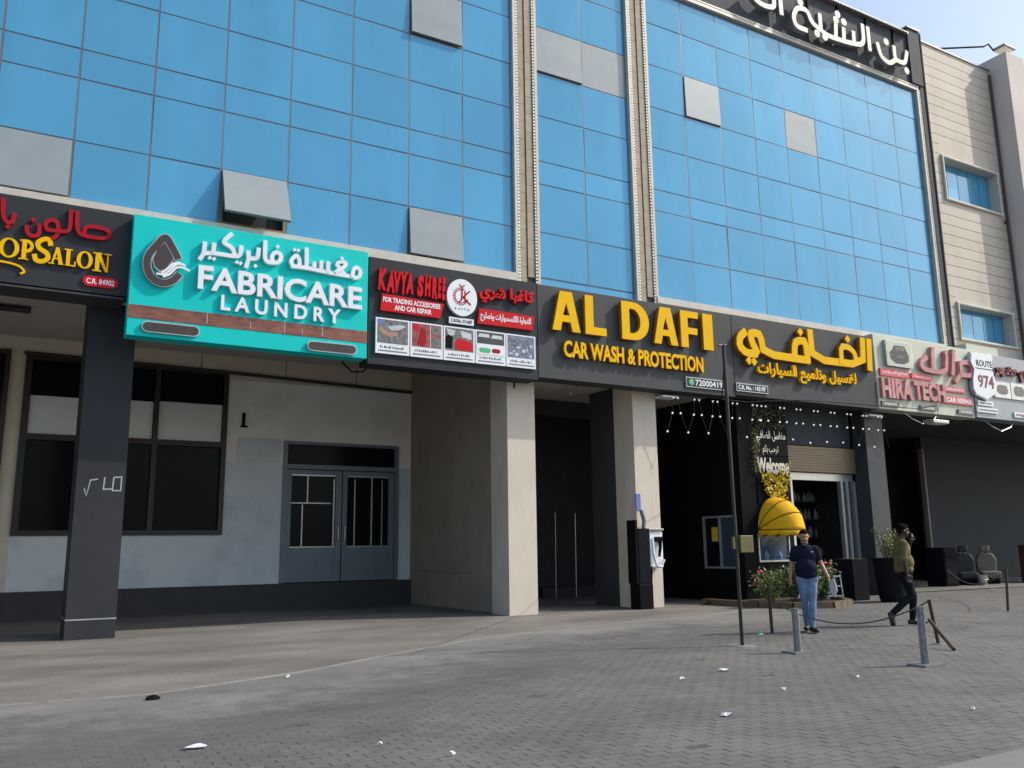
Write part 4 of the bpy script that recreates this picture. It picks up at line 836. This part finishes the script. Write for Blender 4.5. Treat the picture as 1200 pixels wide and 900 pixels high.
flood(23.9, 4.98, 'pale floodlight hanging under the faded cream sign'); flood(29.3, 5.05, 'pale floodlight hanging under the silver road shield sign')

# ================================================================ STREET OBJECTS
pt = thing('utility_pole', 'thin tall black pole with a small olive plate in front of the kiosk', 'pole', (9.62,-7.11,0))
obj('pole_tube', MB().tube([(9.62,-7.11,-.01),(9.60,-7.11,4.6)], .028, 10), 'pole', pt, smooth=False)
obj('base_patch', MB().lathe((9.62,-7.11,0), [(.22,-.01),(.20,.008),(.0,.012)], 14), 'kerbl', pt); obj('olive_plate', MB().box(9.66,9.93,-7.16,-7.10,1.36,1.62), 'olive', pt, bevel=.01); obj('pole_cap', MB().tube([(9.5,-7.11,4.58),(9.66,-7.11,4.60)], .015, 6), 'pole', pt)
obj('olive_plate', MB().box(9.54,9.58,-7.13,-7.09,1.42,1.6), 'olive', pt)
def bollard(x, y, h_, label):
    t = thing('bollard', label, 'bollard', (x,y,0), 'grey steel bollards')
    q = MB(); 
    q.tube([(x,y,.02),(x,y,h_)], .052, 6); obj('post', q, 'galv', t); obj('base_plate', MB().poly([(x-.17,y-.14),(x+.2,y-.14),(x+.2,y+.14),(x-.17,y+.14)], 0, .022) if False else B(x-.18,x+.2,y-.13,y+.13,.004,.024), 'galv', t)
    hs = MB(); z = .1
    while z < h_-.05: hs.box(x-.012-.012*1,x+.012,y-.056,y-.0465,z,z+.03); z += .085
    obj('slot', hs, 'coping', t)
bollard(9.62,-8.17,.60,'grey steel bollard just in front of the man in navy'); bollard(9.85,-9.96,.70,'grey steel bollard beside the leaning rusty bar')
def rpost(pts, label, r=.022):
    t = thing('rusty_post', label, 'post', pts[0]); obj('post_tube', MB().tube(pts, r, 8), 'rust', t); return t
rpost([(11.38,-6.02,-.01),(11.36,-6.02,.82)], 'rusty post standing left of the man in navy', .028)
p_ = rpost([(12.03,-8.65,-.01),(11.98,-8.60,.64)], 'rusty post standing behind the right bollard', .026); obj('base_patch', MB().lathe((12.03,-8.65,0), [(.1,-.01),(.09,.01),(0,.014)], 12), 'kerbl', p_)
rpost([(11.45,-9.28,.02),(11.85,-8.66,.36)], 'short rusty bar leaning low behind the right bollard', .026)
rpost([(18.84,-5.65,-.01),(19.0,-5.62,.90)], 'rusty post at the far right edge', .028)
def rope(a, b, sag, label, c=None):
    n = 18; pts = []
    for i in range(n+1):
        t = i/n; pts.append((a[0]+(b[0]-a[0])*t, a[1]+(b[1]-a[1])*t, a[2]+(b[2]-a[2])*t-sag*4*t*(1-t)))
    tag(obj('barrier_rope', MB().tube(pts, .011, 5), 'rope'), label, 'rope')
rope((11.37,-6.02,.55),(11.98,-8.6,.62),.36,'grey rope sagging between the posts by the man in navy')
rope((18.98,-5.62,.85),(23.5,-1.2,.7),.35,'grey rope running from the far right post')
# planters
def planter_round(x, y):
    t = thing('round_planter', 'dark round planter with a leafy shrub beside the column', 'planter', (x,y,0))
    obj('pot', MB().lathe((x,y,0), [(.0,0),(.30,0),(.33,.1),(.42,1.02),(.46,1.04),(.46,1.10),(.40,1.10),(.38,1.0),(0,1.0)], 24), 'planter', t, smooth=False)
    random.seed(5); st = MB(); lv = MB()
    for i in range(26):
        a = random.uniform(0,6.28); r = random.uniform(.05,.42); h_ = random.uniform(.35,.85); top = Vector((x+r*math.cos(a), y+r*math.sin(a), 1.0+h_)); st.tube([(x+.1*math.cos(a),y+.1*math.sin(a),1.0), tuple(top)], .007, 4)
        for k in range(22):
            t_ = random.uniform(.3,1.05); c = Vector((x,y,1.0)).lerp(top, t_)+Vector([random.uniform(-.07,.07) for _ in range(3)])
            lv.leaf(c, (random.uniform(-1,1),random.uniform(-1,1),random.uniform(-.2,1)), random.uniform(.05,.1), .018)
    obj('stem', st, 'stem', t); o = obj('foliage', lv, 'leafp', t); o['kind'] = 'stuff'
planter_round(19.75,-2.15)
t = thing('square_planter', 'black tall square planter left of the round planter', 'planter', (19.2,-1.3,0)); obj('pot', MB().box(19.35,19.95,-1.3,-.7,0,1.07), 'planter', t, bevel=.02); obj('soil', B(19.4,19.90,-1.25,-.75,1.04,1.075), 'soil', t)
# flower bed
fb = thing('flower_bed', 'low bed of red and pink flowering shrubs behind the man in navy', 'flower bed', (16.0,-2.0,0))
kp = [(15.5,.2),(15.5,-.6),(15.6,-1.6),(15.95,-2.3),(16.8,-2.7),(17.8,-2.4),(18.4,-1.6),(18.5,-.4)]
for i in range(len(kp)-1):
    a = Vector(kp[i]+(0,)); b = Vector(kp[i+1]+(0,)); d = (b-a).normalized(); nn = Vector((-d.y,d.x,0))*.09; k = int((b-a).length/.35)+1
    for j in range(k):
        p0 = a.lerp(b, j/k)+d*.006; p1 = a.lerp(b, (j+1)/k)-d*.006; q = MB(); q.v = [tuple(v) for v in (p0-nn,p1-nn,p1+nn,p0+nn)]+[tuple(v+Vector((0,0,.15))) for v in (p0-nn*.8,p1-nn*.8,p1+nn*.8,p0+nn*.8)]; q.f = [(3,2,1,0),(4,5,6,7),(0,1,5,4),(1,2,6,5),(2,3,7,6),(3,0,4,7)]
        obj('kerb_stone', q, 'yellowkerb', fb)
sp = MB(); sp.v = [(x, y, .09) for x, y in kp]+[(18.4,-.1,.09),(15.2,-.1,.09)]; sp.f = [tuple(range(len(sp.v)))]; obj('soil', sp, 'soil', fb)
random.seed(11)
for i, (x, y, r, h_, lab) in enumerate([(15.95,-1.7,.42,.75,'small leafy shrub at the left end of the flower bed'),(16.45,-1.9,.5,1.0,'leafy shrub with a red bloom left of the man in navy'),(17.0,-1.9,.45,.9,'leafy shrub right behind the legs of the man in navy'),(17.6,-1.7,.5,.9,'pink flowered shrub right of the man in navy'),(18.15,-1.3,.4,.7,'pink flowered shrub at the right end of the flower bed')]):
    t = thing('flowering_shrub', lab, 'shrub', (x,y,.09), 'shrubs in the flower bed'); st = MB(); lv = MB(); fw = MB()
    for k in range(16):
        a = random.uniform(0,6.28); rr = random.uniform(.1,r); top = Vector((x+rr*math.cos(a), y+rr*math.sin(a), .1+h_*random.uniform(.5,1.0))); st.tube([(x,y,.08), tuple(Vector((x,y,.1)).lerp(top,.5)+Vector((0,0,.08))), tuple(top)], .008, 4)
        for q_ in range(60):
            c = Vector((x,y,.12)).lerp(top, random.uniform(.3,1.05))+Vector([random.uniform(-.11,.11) for _ in range(3)]); lv.leaf(c, (random.uniform(-1,1),random.uniform(-1,1),random.uniform(-.3,.9)), random.uniform(.06,.11), random.uniform(.016,.03))
        if k % (8 if i < 3 else 3) == 0: fw.ball(tuple(top+Vector((0,0,.02))), (.055,.055,.045), 7, 5)
    obj('stem', st, 'stem', t); o = obj('foliage', lv, 'leafp' if i % 2 == 0 else 'leaf', t); o['kind'] = 'stuff'; obj('bloom', fw, 'flower' if i < 3 else 'flowerp', t)
# garland
gt = thing('leaf_garland', 'garland of yellow leaves and fine twigs around the welcome panel', 'garland', (17.95,-.12,2.6))
random.seed(21); lv = MB(); lf = MB(); tw = MB()
for i in range(430):
    z = random.uniform(2.62,3.36); hw = .20+.40*(z-2.62)/.8; x = 17.98+random.uniform(-1,1)*hw+(random.uniform(.1,.3) if random.random() < .08 else 0)
    if (x-17.98) > .3 and random.random() < .3: z += .3
    lv.leaf((x,-.13+random.uniform(-.05,.03),z), (random.uniform(-1,1),random.uniform(-.4,.1),random.uniform(-.5,1)), random.uniform(.07,.12), .034)
for i in range(620):
    s_ = random.random(); z = 3.4+1.9*random.random()
    if z > 4.6: x = random.uniform(17.25,18.5)
    else: x = 17.32+random.gauss(0,.07)
    lf.leaf((x,-.14+random.uniform(-.05,.04),z), (random.uniform(-1,1),random.uniform(-.3,.3),random.uniform(-1,1)), random.uniform(.03,.07), .010)
for i in range(16): tw.tube([(17.9+random.uniform(-.1,.1),-.1,2.65),(17.98+random.uniform(-.4,.5),-.14,3.1),(17.98+random.uniform(-.6,.75),-.12,3.5)], .006, 4)
tw.tube([(17.32,-.1,3.3),(17.28,-.12,4.2),(17.5,-.12,4.9),(18.1,-.12,5.1)], .01, 5)
o = obj('yellow_leaves', lv, 'leafy', gt); o['kind'] = 'stuff'; o = obj('fine_leaves', lf, 'leafp', gt); o['kind'] = 'stuff'; obj('twigs', tw, 'stem', gt)
# awning
aw = thing('dome_awning', 'yellow canvas dome awning over the kiosk window', 'awning', (17.87,-.1,1.84))
cx, az, aa, bb = 17.87, 1.86, .63, .88
def awp(phi, u, s=1.0):
    r = bb*s*math.sqrt(max(0, 1-(u)**2)); return (cx+aa*s*u, -.11-r*math.cos(phi), az+r*math.sin(phi))
for g0, g1 in ((0,.52),(.52,1.05),(1.05,1.571)):
    q = MB(); nu = 20; npz = 6
    for i in range(npz+1):
        ph = g0+(g1-g0)*i/npz
        for j in range(nu+1): q.v.append(awp(ph, math.sin((j/nu-.5)*math.pi), 1-.015*math.sin(math.pi*i/npz)))
    for i in range(npz):
        for j in range(nu): k = i*(nu+1)+j; q.f.append((k,k+1,k+nu+2,k+nu+1))
    o = obj('canvas_gore', q, 'awning', aw, smooth=True); md = o.modifiers.new('solid','SOLIDIFY'); md.thickness = .006
for ph in (0,.52,1.05): obj('rib', MB().tube([awp(ph, math.sin((j/20-.5)*math.pi), 1.006) for j in range(21)], .012, 6), 'awdark', aw)
q = MB(); N = 60
for j in range(N+1):
    a = (j/N-.5)*math.pi; x, y, z = awp(0, math.sin(a)); q.v += [(x,y,z), (x,y-.01,z-.13-.035*abs(math.sin(a*7)))]
for j in range(N): q.f.append((2*j,2*j+1,2*j+3,2*j+2))
o = obj('valance', q, 'awning', aw, smooth=True); md = o.modifiers.new('solid','SOLIDIFY'); md.thickness = .006
# air and vacuum machine on the second pier
pm_ = thing('air_pump_station', 'dark tyre air machine with white handset unit against the second pier', 'air pump', (13.3,-.1,0))
obj('cabinet', MB().box(13.08,13.50,-.28,.09,.0,.60), 'black', pm_, bevel=.02); obj('cabinet', MB().box(13.12,13.48,-.25,.09,.60,1.9), 'trousers', pm_, bevel=.02); obj('side_panel', B(13.05,13.119,-.24,.09,.6,2.1), 'black', pm_)
obj('blue_tag', MB().box(13.25,13.40,-.06,-.03,2.32,2.75), 'bluebrite', pm_, bevel=.01); obj('tag_arm', MB().tube([(13.40,-.05,2.35),(13.46,-.08,2.1),(13.42,-.1,1.9)], .05, 8), 'alu', pm_)
obj('white_unit', MB().box(13.55,13.99,-.12,.09,.95,1.84), 'white', pm_, bevel=.04); obj('unit_hood', MB().box(13.52,14.0,-.16,.09,1.845,1.90), 'coping', pm_, bevel=.01)
obj('handset', MB().tube([(13.85,-.18,1.62),(13.83,-.2,1.45),(13.80,-.18,1.22)], .05, 8, .03), 'black', pm_); obj('hose', MB().tube([(13.62,-.16,1.65),(13.60,-.22,1.3),(13.66,-.24,1.02),(13.84,-.2,.98),(13.95,-.18,1.15)], .028, 8), 'white', pm_); obj('holder', MB().box(13.72,13.95,-.17,-.12,1.58,1.70), 'black', pm_, bevel=.01)
obj('hose', MB().tube([(13.58,-.15,1.0),(13.56,-.15,.6),(13.52,-.12,.3)], .02, 6), 'black', pm_)
# white step stool
LX, LY = 0.45, 1.55
st_ = thing('folding_step_ladder', 'small white folding step ladder beside the flower bed', 'step ladder', (18.3,-2.3,0))
for n__, a, b in (('side_rail',(17.75,-3.0,0),(17.55,-3.1,.70)),('side_rail',(18.05,-3.2,0),(17.85,-3.3,.70)),('side_rail',(17.35,-2.75,0),(17.5,-3.0,.68)),('side_rail',(17.65,-2.95,0),(17.8,-3.2,.68))): obj(n__, MB().tube([(a[0]+LX,a[1]+LY,a[2]),(b[0]+LX,b[1]+LY,b[2])], .016, 6), 'white', st_)
for f_ in (.25,.6,.95): obj('step', MB().tube([(17.75-.2*f_+LX,-3.0-.1*f_+LY,.7*f_),(18.05-.2*f_+LX,-3.2-.1*f_+LY,.7*f_)], .02, 6), 'white', st_)
# things in the right hand dark bay
def car_seat(x, y, mat, label):
    t = thing('removed_car_seat', label, 'car seat', (x,y,0), 'removed car seats in the repair bay')
    obj('cushion', MB().box(x-.28,x+.28,y-.5,y+.1,.18,.42), mat, t, bevel=.07); obj('seat_base', MB().box(x-.22,x+.22,y-.4,y+.1,0,.18), 'black', t)
    q = MB(); q.poly([(x-.28,.35),(x+.28,.35),(x+.30,.8),(x+.2,1.02),(x-.2,1.02),(x-.30,.8)], y+.05, y+.22); obj('backrest', q, mat, t, bevel=.06)
    obj('headrest', MB().box(x-.14,x+.14,y+.08,y+.2,1.06,1.28), mat, t, bevel=.05); obj('headrest_post', MB().tube([(x-.07,y+.14,1.0),(x-.07,y+.14,1.1)], .01, 6).tube([(x+.07,y+.14,1.0),(x+.07,y+.14,1.1)], .01, 6), 'chrome', t)
    return t
s_a = car_seat(30.6, 2.0, 'seatbeige', 'beige car seat standing in the dark repair bay'); s_b = car_seat(29.3, 2.0, 'seatblack', 'black car seat next to the beige one')
for s_ in (s_a, s_b): s_.rotation_euler = (0,0,-.8); s_.scale = (1.15,1.15,1.05)
t = thing('tool_cabinet', 'dark tool cabinet in the repair bay left of the car seats', 'cabinet', (28,1.8,0)); obj('carcass', MB().box(27.4,28.1,1.5,2.2,0,1.30), 'planter', t, bevel=.02)
for i in range(4): obj('drawer', B(27.44,28.06,1.48,1.499,.08+i*.30,.35+i*.30), 'fascia' if False else 'black', t)
t = thing('maroon_cabinet', 'maroon metal cabinet at the right edge of the repair bay', 'cabinet', (33,1.4,0)); obj('carcass', MB().box(32.6,34.4,1.2,2.0,0,1.35), 'maroonbox', t, bevel=.03); obj('door_line', B(33.49,33.51,1.19,1.199,.1,1.25), 'black', t)
t = thing('paint_bucket', 'small pale bucket beside the black car seat', 'bucket', (29.1,1.3,0)); obj('bucket_body', MB().lathe((29.1,1.3,0), [(.0,0),(.13,0),(.17,.34),(.18,.35),(.15,.35),(.12,.02),(0,.02)], 16), 'silver', t); obj('handle', MB().tube([(28.93,1.3,.33),(28.98,1.15,.2),(29.22,1.15,.2),(29.27,1.3,.33)], .008, 5), 'chrome', t)
t = thing('wall_poster', 'dim poster board high on the back wall of the repair bay', 'poster', (25.6,6.9,5)); obj('board', B(24.2,27.6,6.9,6.99,5.0,5.65), 'photo_grey', t); q = MB()
for i in range(14): q.box(24.4+i*.21, 24.5+i*.21, 6.893,6.899, 5.35, 5.45)
obj('caption', q, 'silver', t, kind='stuff')
# shelf with bottles inside the shop
t = thing('display_shelf', 'metal shelf of bottles inside the dark shop', 'shelf', (21.3,2.2,0))
for z in (1.1,1.65,2.2,2.75): obj('shelf_board', B(20.3,22.25,2.0,2.4,z,z+.04), 'shelfm', t)
obj('upright', B(20.26,20.3,2.0,2.4,0,3.2), 'shelfm', t); obj('upright', B(22.25,22.29,2.0,2.4,0,3.2), 'shelfm', t)
proto = None
for z in (1.14,1.69,2.24,2.79):
    x = 20.4
    while x < 22.2:
        if proto is None:
            proto = obj('bottle', MB().lathe((x,2.12,z), [(0,0),(.055,0),(.06,.03),(.06,.2),(.02,.26),(.02,.31),(0,.31)], 10), 'bottle', loc=(x,2.12,z)); o = proto
        else:
            o = proto.copy(); COL.objects.link(o); o.location = (x,2.12+random.uniform(-.05,.1),z); o.scale = (1,1,random.uniform(.7,1.1))
        tag(o, 'pale bottle standing on the shelf inside the dark shop', 'bottle', 'bottles on the shop shelf'); x += random.uniform(.14,.22)
# litter
random.seed(9)
LT = [((1.38,-9.70),.16,'long white paper strip on the pavers at bottom left'),((7.53,-8.93),.13,'crumpled white paper left of the first bollard'),((6.69,-9.16),.08,'small paper scrap left of the crumpled one'),((5.59,-11.0),.12,'crumpled white paper near the bottom centre'),((7.03,-10.33),.06,'tiny white scrap on the pavers right of centre'),((8.34,-10.18),.05,'tiny white scrap left of the right bollard'),((10.93,-6.2),.13,'pale green crushed packet by the left rusty post'),((2.60,-10.41),.05,'bluish scrap near the bottom centre left'),((2.93,-10.99),.05,'white scrap at the very bottom centre'),((3.01,-6.4),.07,'white scrap on the worn concrete'),((7.6,-12.0),.04,'tiny scrap at the bottom right'),((26.3,-.75),.3,'white rag lying near the far right post')]
for i, ((x, y), r, lab) in enumerate(LT):
    q = MB(); n = 7; q.v = [(x, y, .04)]
    for j in range(n): a = 2*math.pi*j/n; rr = r*.75*random.uniform(.5,1); q.v.append((x+rr*math.cos(a)*1.0, y+rr*math.sin(a)*.55, .008+random.uniform(.0,.03)))
    q.f = [(0,1+j,1+(j+1) % n) for j in range(n)]; o = obj('paper_scrap', q, 'paper' if i != 6 else 'greenb', loc=(x,y,0)); tag(o, lab, 'litter'); md = o.modifiers.new('s','SOLIDIFY'); md.thickness = .003
q = MB(); q.ball((1.42,-7.12,.02), (.075,.05,.035), 8, 5); q.v = [(a+random.uniform(-.015,.015), b+random.uniform(-.01,.01), max(0,c+random.uniform(-.01,.01))) for a, b, c in q.v]
tag(obj('dark_stone', q, 'black', loc=(1.42,-7.12,0)), 'small black stone on the concrete edge at left', 'stone')

# ================================================================ PEOPLE
def fleshed(name, prims, mat, parent, voxel=.009, sm=5):
    mb = MB()
    for p in prims:
        if p[0] == 'c':
            a, ra, b, rb = Vector(p[1]), p[2], Vector(p[3]), p[4]; mb.tube([tuple(a), tuple(a.lerp(b,.5)), tuple(b)], ra, 14, rb) if (b-a).length > 1e-4 else None
            mb.ball(tuple(a), ra*.995, 14, 10); mb.ball(tuple(b), rb*.995, 14, 10)
        else: mb.ball(p[1], p[2], 18, 14)
    me = bpy.data.meshes.new('tmp'); me.from_pydata(mb.v, [], mb.f); o = bpy.data.objects.new('tmp', me); COL.objects.link(o)
    r = o.modifiers.new('r','REMESH'); r.mode = 'VOXEL'; r.voxel_size = voxel; r.adaptivity = 0
    s = o.modifiers.new('s','SMOOTH'); s.iterations = sm; s.factor = .5
    bpy.context.view_layer.update(); m2 = bpy.data.meshes.new_from_object(o.evaluated_get(bpy.context.evaluated_depsgraph_get())); bpy.data.objects.remove(o)
    m2.materials.clear(); m2.materials.append(MT[mat]); m2.shade_smooth(); m2.name = name
    q = bpy.data.objects.new(name, m2); COL.objects.link(q); q.parent = parent; return q
def hand(w, d, side, curl=.5, thumb=(0,-1,0)):
    """palm and five fingers from wrist w in direction d"""
    w = Vector(w); d = Vector(d).normalized(); sd_ = Vector((0,-1,0)); ac = (sd_-d*sd_.dot(d)).normalized(); nm = d.cross(ac)*side
    pr = [('c', tuple(w), .026, tuple(w+d*.04), .03), ('c', tuple(w+d*.03+ac*.02), .018, tuple(w+d*.085+ac*.028), .016), ('c', tuple(w+d*.03-ac*.02), .018, tuple(w+d*.08-ac*.028), .016), ('c', tuple(w+d*.03), .02, tuple(w+d*.085), .017)]
    for i, (o_, l) in enumerate(((.033,.066),(.012,.076),(-.011,.070),(-.032,.055))):
        a = w+d*.085+ac*o_; b = a+(d+nm*curl*.5).normalized()*l*.5; c = b+(d+nm*curl*1.6).normalized()*l*.5; pr += [('c', tuple(a), .0095, tuple(b), .009), ('c', tuple(b), .009, tuple(c), .0075)]
    a = w+d*.03+ac*.035; b = a+(ac+d*.6+nm*.3).normalized()*.035; c = b+(d+ac*.3+nm*.3).normalized()*.03
    return pr+[('c', tuple(a), .012, tuple(b), .0105), ('c', tuple(b), .0105, tuple(c), .009)]
def head_prims(c, yaw=0, tilt=0, jaw=1.0):
    c = Vector(c); f = Vector((math.sin(yaw), -math.cos(yaw), -tilt)).normalized(); s = Vector((math.cos(yaw), math.sin(yaw), 0)); u = s.cross(f)*-1
    if u.z < 0: u = -u
    P_ = lambda a, b, d: tuple(c+s*a+f*b+u*d)
    pr = [('e', P_(0,-.012,.025), (.076,.094,.092)), ('e', P_(0,.02,-.03), (.064,.072,.078)), ('e', P_(0,.045,-.085), (.040*jaw,.040,.032)),
          ('c', P_(0,.088,.012), .010, P_(0,.108,-.022), .014), ('e', P_(.016,.090,-.024), (.012,.012,.009)), ('e', P_(-.016,.090,-.024), (.012,.012,.009)),
          ('c', P_(-.035,.080,.028), .010, P_(.035,.080,.028), .010), ('c', P_(-.018,.083,-.055), .009, P_(.018,.083,-.055), .009), ('c', P_(-.016,.080,-.068), .009, P_(.016,.080,-.068), .009),
          ('e', P_(.078,-.01,-.005), (.012,.020,.030)), ('e', P_(-.078,-.01,-.005), (.012,.020,.030))]
    return pr, P_
def person(label, loc, rot, torso, legs, arms, neck, headc, yaw, tilt, mats, hairp, sleeve, belly, extra=None, scale=1.0):
    root = thing('person', label, 'person', (0,0,0)); sk, shirtm, trm = mats
    hp, P_ = head_prims(headc, yaw, tilt)
    body = [('c', neck[0], .062, neck[1], .055)]+hp
    body += [('e', torso['chest'], (.165,.105,.18)), ('e', torso['pelvis'], (.15,.11,.12)), ('c', torso['chest'], .10, torso['pelvis'], .11)]
    for (hip, knee, ank, toe) in legs: body += [('c', hip, .08, knee, .05), ('c', knee, .05, ank, .036), ('c', ank, .034, toe, .026), ('c', torso['pelvis'], .09, hip, .08)]
    for (sh, el, wr, hd, side, curl) in arms: body += [('c', torso['chest'], .08, sh, .052), ('c', sh, .05, el, .040), ('c', el, .041, wr, .027)]+hand(wr, hd, side, curl)
    fleshed('body', body, sk, root, .0075, 3)
    tr = [('e', torso['pelvis'], (.178,.138,.13))]
    for (hip, knee, ank, toe) in legs:
        an = Vector(ank)+(Vector(knee)-Vector(ank))*.06; md = Vector(hip).lerp(Vector(knee), .5)
        tr += [('c', torso['pelvis'], .12, hip, .112), ('c', hip, .098, tuple(md), .084), ('c', tuple(md), .084, knee, .064), ('c', knee, .064, tuple(Vector(knee).lerp(an,.35)), .064), ('c', tuple(Vector(knee).lerp(an,.35)), .064, tuple(an), .054)]
    fleshed('trousers', tr, trm, root, .010, 5)
    ch = Vector(torso['chest']); pv = Vector(torso['pelvis']); shp_ = [('e', tuple(ch+Vector((0,0,.01))), (.195,.128,.20)), ('e', tuple(ch.lerp(pv,.62)+Vector((0,-belly*.4,0))), (.185+belly*.1,.135+belly,.19)), ('e', tuple(ch.lerp(pv,.95)), (.186,.142+belly*.5,.12)), ('c', tuple(Vector(neck[0])-Vector((0,0,.04))), .075, tuple(Vector(neck[0])+Vector((0,.012,.012))), .062)]
    for (sh, el, wr, hd, side, curl) in arms:
        e2 = Vector(sh).lerp(Vector(el), sleeve); shp_ += [('c', tuple(ch+Vector((0,0,.07))), .105, sh, .070), ('c', sh, .070, tuple(e2), .060)]
    fleshed('shirt', shp_, shirtm, root, .009, 5)
    for (hip, knee, ank, toe) in legs:
        a = Vector(ank); t_ = Vector(toe); d = (t_-a); d.z *= .3; d.normalize(); heel = a-d*.05+Vector((0,0,-.045)); tp = heel+(t_-a).normalized()*.25 if abs((t_-a).z) > .08 else Vector((heel.x+d.x*.27, heel.y+d.y*.27, heel.z))
        fleshed('shoe', [('c', tuple(heel), .042, tuple(heel.lerp(tp,.6)), .047), ('c', tuple(heel.lerp(tp,.6)), .047, tuple(tp), .036), ('c', tuple(a), .045, tuple(heel.lerp(tp,.35)), .045)], 'shoe', root, .008, 3)
    fleshed('hair', [(k, P_(*c), r) for k, c, r in hairp], 'hair', root, .007, 2)
    for s_ in (-1,1): obj_eye = fleshed('eye', [('e', P_(s_*.032,.086,.012), (.011,.008,.007))], 'eye', root, .004, 0)
    if extra: extra(root, P_)
    root.location = loc; root.rotation_euler = (0,0,rot); root.scale = (scale,)*3
    return root
HAIR = [('e',(0,-.025,.045),(.082,.093,.086)),('e',(0,.035,.085),(.06,.05,.035)),('e',(0,-.06,.0),(.07,.055,.06))]
HAIR2 = [('e',(0,-.022,.04),(.079,.092,.082)),('e',(0,.035,.08),(.055,.045,.03)),('e',(0,-.06,.0),(.066,.05,.05))]
def ex1(root, P_):
    q = MB(); q.v = [(.33,-.20,.86),(.40,-.30,.90),(.45,-.22,.70),(.43,-.14,.58),(.36,-.10,.66)]; q.f = [(0,1,2,3,4)]; o = obj('papers', q, 'paper', root); md = o.modifiers.new('s','SOLIDIFY'); md.thickness = .008
    q = MB(); q.v = [(.34,-.15,.84),(.42,-.22,.88),(.47,-.15,.68),(.41,-.08,.60)]; q.f = [(0,1,2,3)]; o = obj('papers', q, 'paper', root); md = o.modifiers.new('s','SOLIDIFY'); md.thickness = .004
    fleshed('collar', [('c',(-.062,-.035,1.475),.017,(-.012,-.095,1.43),.012),('c',(.062,-.035,1.475),.017,(.012,-.095,1.43),.012),('c',(-.062,-.03,1.475),.016,(-.045,.05,1.50),.016),('c',(.062,-.03,1.475),.016,(.045,.05,1.50),.016),('c',(-.045,.05,1.5),.016,(.045,.05,1.5),.016)], 'navy', root, .006, 2)
    obj('chest_logo', B(.085,.125,-.146,-.140,1.335,1.35), 'white', root)
    fleshed('belt', [('c',(-.15,-.1,.95),.016,(.15,-.1,.95),.016)], 'black', root, .007, 1)
person('man in navy polo and blue jeans walking with white papers in his hand', (11.99,-6.31,.004), math.radians(-42),
  dict(chest=(0,.0,1.27), pelvis=(0,.0,.95)), [((.08,0,.88),(.055,-.08,.49),(.02,-.10,.09),(.05,-.23,.04)),((-.08,0,.88),(-.055,.03,.49),(-.03,.16,.10),(-.06,.04,.04))],
  [((.168,.0,1.385),(.25,.02,1.14),(.33,-.10,.93),(.1,-.5,-1),-1,.9),((-.168,.0,1.385),(-.235,.05,1.13),(-.275,-.05,.89),(-.05,-.15,-1),1,.6)],
  [(0,.0,1.45),(0,-.01,1.53)], (0,-.03,1.60), .05, .28, ('skin1','navy','jeans'), HAIR2, .62, .035, ex1, 1.0)
def ex2(root, P_):
    obj('phone', MB().box(.028,.042,-.20,-.14,1.50,1.62), 'black', root)
person('man in mustard shirt and dark trousers walking with one hand at his face', (14.32,-6.51,.004), math.radians(58),
  dict(chest=(0,.0,1.28), pelvis=(0,.0,.95)), [((.075,-.01,.88),(.07,-.15,.50),(.07,-.10,.09),(.07,-.25,.045)),((-.075,.0,.88),(-.06,-.06,.50),(-.06,.30,.20),(-.06,.27,.07))],
  [((.165,.0,1.39),(.22,-.14,1.18),(.07,-.20,1.43),(-.15,-.1,1),1,1.0),((-.165,.02,1.39),(-.24,.08,1.13),(-.25,.05,.88),(0,-.1,-1),1,.8)],
  [(0,.0,1.46),(0,-.02,1.54)], (0,-.05,1.62), .0, .12, ('skin2','mustard','trousers'), HAIR, .95, .03, ex2, 1.04)

for a, b, c in ((23.3,24.9,'left'),(27.4,29.0,'middle'),(30.2,32.0,'right')):
    tag(obj('hanging_cable', MB().tube([(a,-.45,5.36),(a+.3,-.5,5.18),((a+b)/2,-.5,5.05),(b-.2,-.48,5.22),(b,-.45,5.38)], .012, 5), 'fascia' if False else 'silver'), 'loose grey cable sagging under the faded signs, '+c+' one of three', 'cable')

t = thing('tool_shelf', 'dim metal shelf with boxes at the back of the repair bay', 'shelf', (26.5,6.2,0))
for z in (.6,1.4,2.2,3.0): obj('shelf_board', B(24.8,29.6,5.9,6.6,z,z+.05), 'shelfm', t)
for x in (24.8,27.2,29.55): obj('upright', B(x,x+.05,5.88,5.899,0,3.4), 'shelfm', t)
random.seed(77)
for z in (.65,1.45,2.25):
    x = 24.95
    while x < 29.2:
        w__ = random.uniform(.25,.6); h__ = random.uniform(.2,.6); tag(obj('storage_box', B(x,x+w__,6.0,6.5,z,z+h__), random.choice(['photo_grey','shelfm','photo_red','alu','seatbeige'])), 'dim box standing on the metal shelf in the repair bay', 'box', 'boxes on the repair bay shelf'); x += w__+random.uniform(.05,.3)
